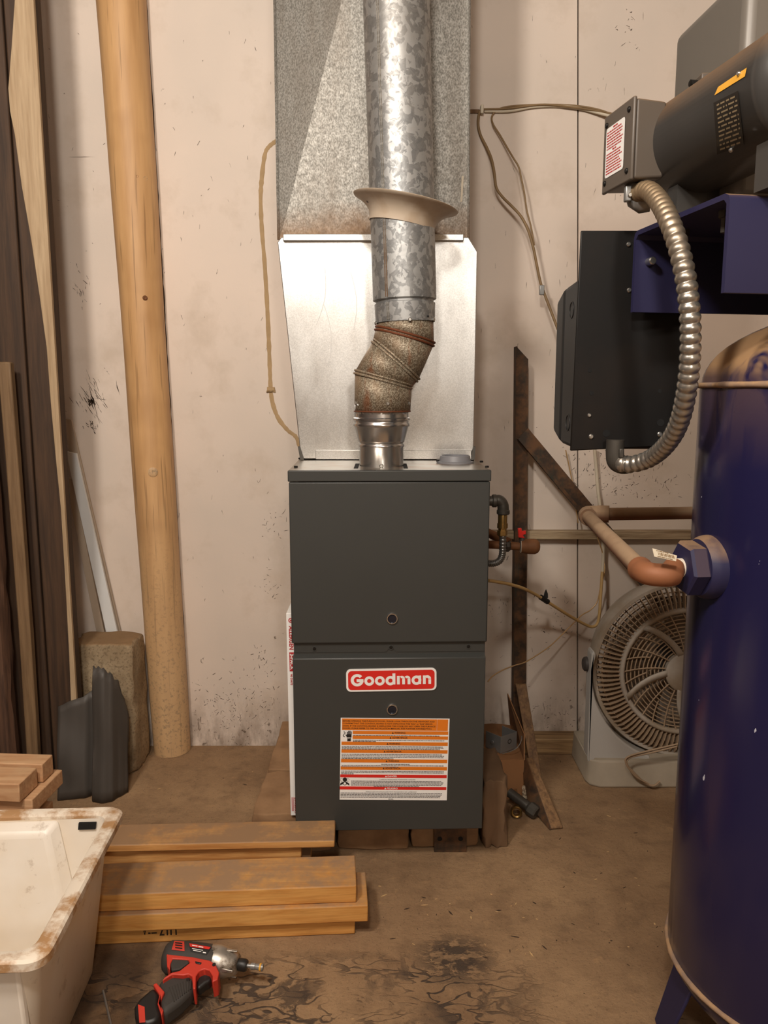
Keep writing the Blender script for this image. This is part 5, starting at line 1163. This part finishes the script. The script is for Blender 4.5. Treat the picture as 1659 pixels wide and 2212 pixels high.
# cables: each its own thing
def cable(name, pts, r, mat, label, cat='cable', Y0=2.405, flat=1., group=None, parent=None, n=8):
    P3 = [aY(p[0], p[1], p[2] if len(p) > 2 else Y0) for p in pts]
    b = nb(); tube(b, smoothpath(P3, n), r, 10, flat=flat)
    return obj(name, b, mat, parent, smooth=60, label=label, cat=cat, group=group)
G = 'cables fixed to the wall right of the duct'
WB = WALL-.006
c1 = cable('cable', [(1046,237,WB),(1038,240,WB),(1034,250,WB),(1033,270,WB),(1038,292,WB),(1052,320,WB-.01),(1062,345,WB-.02),(1068,375,WB-.03),(1072,405,WB-.035),(1085,425,WB-.04),(1105,445,WB-.045),(1125,467,WB-.05),(1140,495,WB-.055),(1152,535,WB-.06),(1160,575,WB-.06),(1168,612,WB-.06),(1178,640,WB-.065),(1194,682,WB-.08),(1212,730,WB-.10)], .0040, 'cable_b', 'thicker brown cable looping down from the wall tie to the black box', group=G)
cable('cable', [(1330,250,WB-.02),(1290,236,WB-.012),(1240,228,WB),(1180,226,WB),(1120,228,WB),(1085,233,WB),(1068,243,WB),(1062,255,WB),(1066,270,WB-.01),(1080,292,WB-.015),(1095,318,WB-.02),(1108,340,WB-.03),(1120,360,WB-.035),(1126,385,WB-.04),(1133,420,WB-.045),(1138,455,WB-.048),(1147,490,WB-.052),(1154,530,WB-.054)], .0026, 'cable_b', 'thinner brown cable joining the thick one halfway down', group=G)
cable('cable', [(1046,240,WB),(1100,240,WB),(1150,231,WB),(1200,229,WB),(1250,234,WB),(1300,246,WB-.01),(1345,258,WB-.03)], .0042, 'cable_w', 'cream cable running right along the wall to behind the motor box', group=G)
cable('cable', [(1046,236,WB-.005),(1100,234,WB-.006),(1170,226,WB-.006),(1230,231,WB-.006),(1300,241,WB-.012),(1345,252,WB-.03)], .0030, 'cable_b', 'dark upper cable strapped to the cream one behind the motor box', group=G)
b = nb(); q = aY(1041, 238, WB); box(b, (q.x-.005, WALL-.018, q.z-.012), (q.x+.004, WALL-.001, q.z+.012)); obj('cable_clip', b, 'cable_w', bevel=.002, label='small cream cable clip on the wall beside the duct', cat='clip')
b = nb(); q0, q1 = aY(1012, 244, WB), aY(1036, 236, WB); box(b, (q0.x, WALL-.006, q0.z), (q1.x, WALL-.0005, q1.z)); obj('wood_stub', b, 'dirty_board', label='short brown batten stub between duct and cable clip', cat='batten')
b = nb(); q = aY(1170, 624, WB-.062); box(b, (q.x-.007, q.y-.008, q.z-.018), (q.x+.007, q.y+.002, q.z+.010)); obj('crimp_band', b, 'dull_steel', bevel=.002, label='small metal band clamping the hanging brown cables', cat='clamp')
yc = cable('cable', [(1054,1254,2.02),(1075,1257,2.05),(1100,1262,2.10),(1130,1271,2.16),(1160,1286,2.21),(1195,1308,2.26),(1230,1330,2.30),(1262,1348,2.33),(1280,1354,2.34),(1291,1346,2.345),(1295,1325,2.35),(1297,1295,2.36),(1299,1265,2.37),(1301,1235,2.38)], .0058, 'cable_y', 'thick yellowed cable drooping from the furnace side to the wall', group='low cables right of the furnace', flat=.8)
b = nb(); p_ = aY(1168, 1290, 2.222); p__ = aY(1183, 1300, 2.242); tube(b, [p_, p__], .0082, 10); obj('tape_wrap', b, 'tape', yc)
b = nb(); q = aY(1176, 1292, 2.23); prism(b, [q+Vector((-.004,0,0)), q+Vector((.010,0,0)), q+Vector((.010,.004,.012)), q+Vector((.004,.002,.026)), q+Vector((0,.001,.018))], (.001,.0014,0)); obj('tape_tail', b, 'tape', yc)
cable('cable', [(1301,1240,2.395),(1303,1200,2.40),(1302,1150,2.392),(1297,1100,2.40),(1292,1060,2.41),(1288,1010,2.41),(1284,965,2.40)], .0052, 'cable_w', 'white cable rising along the wall behind the air pipe', group='low cables right of the furnace')
cable('cable', [(1054,1472,2.02),(1065,1460,2.06),(1085,1448,2.12),(1110,1438,2.18),(1135,1430,2.24),(1165,1412,2.30),(1190,1394,2.33),(1215,1370,2.35),(1240,1345,2.36),(1258,1328,2.37),(1275,1318,2.38),(1290,1300,2.385),(1297,1270,2.385),(1306,1235,2.39),(1304,1205,2.40),(1297,1180,2.39),(1290,1160,2.385)], .0018, 'copper', 'thin bare wire crossing the upright from the furnace foot', group='low cables right of the furnace')
cable('cable', [(1222,972,2.405),(1230,1010,2.41),(1238,1050,2.41),(1243,1090,2.40),(1249,1130,2.395)], .0018, 'copper', 'thin bare wire hanging under the black starter box', group='low cables right of the furnace')

# ================================================================== IMPACT DRIVER on the floor
TI = R(12); TN = Vector((0, -math.sin(TI), math.cos(TI))); TO = aZ(420, 2120, .040)
def dz_(zx, zy, h=0.): return aP(280+zx/5.184, 2000+zy/5.184, TO+TN*h, TN)
drl = empty('impact_driver', (TO.x, TO.y, 0), 'red and black cordless impact driver lying on the floor before the boards', 'power tool')
def slab(name, pts, h0, h1, mat, bev=.004, par=drl, seg=3, label=None):
    P3 = [dz_(x, y, h1) for x, y in pts]; b = nb(); prism(b, P3, TN*(h0-h1)); return obj(name, b, mat, par, bevel=bev, seg=seg, smooth=40, label=label)
# motor barrel as a solid of revolution, silver nose, chuck and bit
bb, bn_ = dz_(405, 350), dz_(960, 405); bd = (bn_-bb).normalized(); bl2 = (bn_-bb).length; ctr = lambda z: z
b = nb(); lathe(b, [(-.004,.014),(.000,.024),(.008,.0300),(.02,.0312),(bl2*.6,.0312),(bl2,.0300)], bb, bd, 32); bar_ = obj('motor_housing', b, 'tool_black', drl, smooth=60, label='black rubber motor housing')
ns, ne = dz_(930, 392), dz_(1215, 430); nd = (ne-ns).normalized(); nl = (ne-ns).length
b = nb(); lathe(b, [(-.012,.027),(0,.0300),(.012,.0305),(nl*.45,.0285),(nl*.62,.0250),(nl*.95,.0195),(nl,.0165),(nl+.001,.012)], ns, nd, 36); nose = obj('nose_cone', b, 'tool_silver', drl, smooth=50, label='scuffed silver nose cone')
for k in range(4):
    a = R(20+90*k); u2 = nd.cross(TN).normalized(); d2 = u2*math.cos(a)+TN*math.sin(a); c_ = ns+nd*(nl*.72)+d2*.0235
    b = nb(); t2 = nd.cross(d2); prism(b, [c_-t2*.004-nd*.010, c_+t2*.004-nd*.010, c_+t2*.0025+nd*.012, c_-t2*.0025+nd*.012], d2*.003); obj('nose_rib', b, 'tool_silver', nose, bevel=.001)
b = nb(); lathe(b, [(nl,.0105),(nl+.004,.0115),(nl+.014,.0115),(nl+.018,.0095),(nl+.018,.005)], ns, nd, 24); obj('chuck_sleeve', b, 'tool_dark', drl, smooth=40)
b = nb(); lathe(b, [(nl+.017,.0036),(nl+.026,.0036),(nl+.026,.0062),(nl+.034,.0062),(nl+.035,.0052),(nl+.048,.0068),(nl+.050,.0068),(nl+.050,.004)], ns, nd, 12); obj('hex_bit', b, 'dull_steel', drl, smooth=40)
b = nb(); lathe(b, [(nl+.043,.0070),(nl+.0465,.0072)], ns, nd, 16); obj('bit_band', b, 'yellow', drl)
grip = slab('handle_grip', [(300,640),(400,565),(480,540),(600,550),(655,535),(705,555),(720,700),(640,775),(560,855),(450,935),(365,995),(325,850),(380,740)], -.020, .019, 'tool_black', .010, label='black ribbed rubber grip')
body = slab('red_frame', [(412,312),(450,318),(700,345),(800,365),(900,385),(960,425),(1003,520),(985,600),(925,628),(928,560),(895,500),(835,482),(780,505),(742,560),(738,705),(708,705),(700,565),(655,540),(600,552),(480,542),(365,612),(390,575),(470,520),(560,500),(672,412),(665,378),(480,366),(458,420),(450,490),(418,450)], -.014, .0275, 'tool_red', .003, label='red plastic frame around the trigger')
slab('rubber_inset', [(478,372),(650,376),(668,408),(560,485),(470,500),(456,430)], 0, .0255, 'tool_black', .002)
slab('trigger', [(748,600),(790,530),(840,505),(895,520),(918,580),(905,615),(850,640),(790,690),(750,705)], -.010, .012, 'tool_dark', .006, label='black trigger')
bat = slab('battery', [(48,900),(105,812),(265,675),(330,760),(318,870),(358,985),(300,1062),(200,1100),(100,1090),(55,1000)], -.019, .018, 'tool_dark', .009, label='black slide-in battery')
slab('battery_flash', [(92,876),(168,905),(176,1075),(108,1082)], .0175, .0192, 'tool_red', .0005)
slab('red_stripe', [(262,655),(300,632),(392,735),(338,860),(378,945),(358,1005),(312,870),(332,770)], -.016, .0215, 'tool_red', .002, label='red stripe between grip and battery')
zq = lambda pts: [(280+x/5.184, 2000+y/5.184) for x, y in pts]
cyl_patch('maker_label', zq([(662,190),(915,235),(860,325),(682,288)]), bb, bd, .0312, 'ink', drl, label='red and black maker label')
cyl_patch('label_red', zq([(668,194),(908,238),(888,262),(676,232)]), bb, bd, .0312, 'red', drl, off=.0012)
for (a, c, w0, w1) in ((700, 212, 60, 10), (770, 226, 55, 10), (700, 250, 120, 7), (712, 270, 90, 7), (820, 290, 34, 12)): cyl_patch('label_print', zq([(a,c),(a+w0,c+w0*.17),(a+w0,c+w0*.17+w1),(a,c+w1)]), bb, bd, .0312, 'white', drl, n=2, off=.0016)
vp = cyl_patch('vent_panel', zq([(500,168),(612,174),(615,282),(470,268)]), bb, bd, .0312, 'tool_red', drl, off=.0015)
for y in (188, 214, 243): cyl_patch('vent_slot', zq([(510,y-7),(590,y+2),(590,y+16),(510,y+6)]), bb, bd, .0312, 'hole', drl, n=2, off=.0020)
slab('direction_switch', [(732,392),(808,408),(795,430),(738,418)], .027, .0290, 'tool_dark', .001)
for x, y in ((655,602),(945,436)): obj('case_screw', lathe(nb(), [(0,.0035),(.001,.0035),(.0012,.001)], dz_(x, y, .019 if x < 700 else .0275), TN, 12), 'tool_dark', drl)
for k in range(9):
    t = k/8; a = (410+250*t, 690-95*t+20); c_ = (500+200*t*.9, 860-140*t)
    P0, P1 = dz_(a[0]+30, a[1]-20, .0188), dz_(c_[0], c_[1]-10, .0188)
    b = nb(); tube(b, [P0, P1], .0012, 6); obj('grip_rib', b, 'tool_black', grip)

# a stick of wire on the floor beside the bin, litter
b = nb(); tube(b, [aZ(223, 2140, .004), aZ(240, 2215, .004)], .0022, 8); obj('thin_rod', b, 'dull_steel', label='thin grey rod lying on the floor beside the white bin', cat='rod')
rl = random.Random(77); b = nb(); b2 = nb()
for k in range(230):
    x = -1.0+2.0*rl.random(); y = 1.25+1.1*rl.random()
    if k % 3 == 0: x = rl.gauss(.18, .28); y = 1.45+.35*rl.random()
    s_ = .0008+.003*rl.random()**3; L2 = s_*(1+3.5*rl.random()); a = rl.random()*math.pi; u = Vector((math.cos(a), math.sin(a), 0)); v = Vector((-u.y, u.x, 0)); p = Vector((x, y, .0004))
    if x < -.03 and 1.38 < y < 1.80: continue
    if x < -.4 and y < 1.85: continue
    if -.34 < x < .45 and y > 1.7: continue
    if (x-TX)**2+(y-TY)**2 < .30**2: continue
    if x > .57 and y > 2.1: continue
    if x < -.66 and y > 1.98: continue
    prism(b if rl.random() < .45 else b2, [p-u*L2, p+v*s_*.5, p+u*L2, p-v*s_*.5], (0,0,.0012))
obj('floor_litter', b, 'chip', kind='stuff', smooth=None, label='pale wood chips scattered over the brown floor', cat='litter')
obj('floor_litter', b2, 'twig', kind='stuff', smooth=None, label='dark twigs and grit scattered over the brown floor', cat='litter')
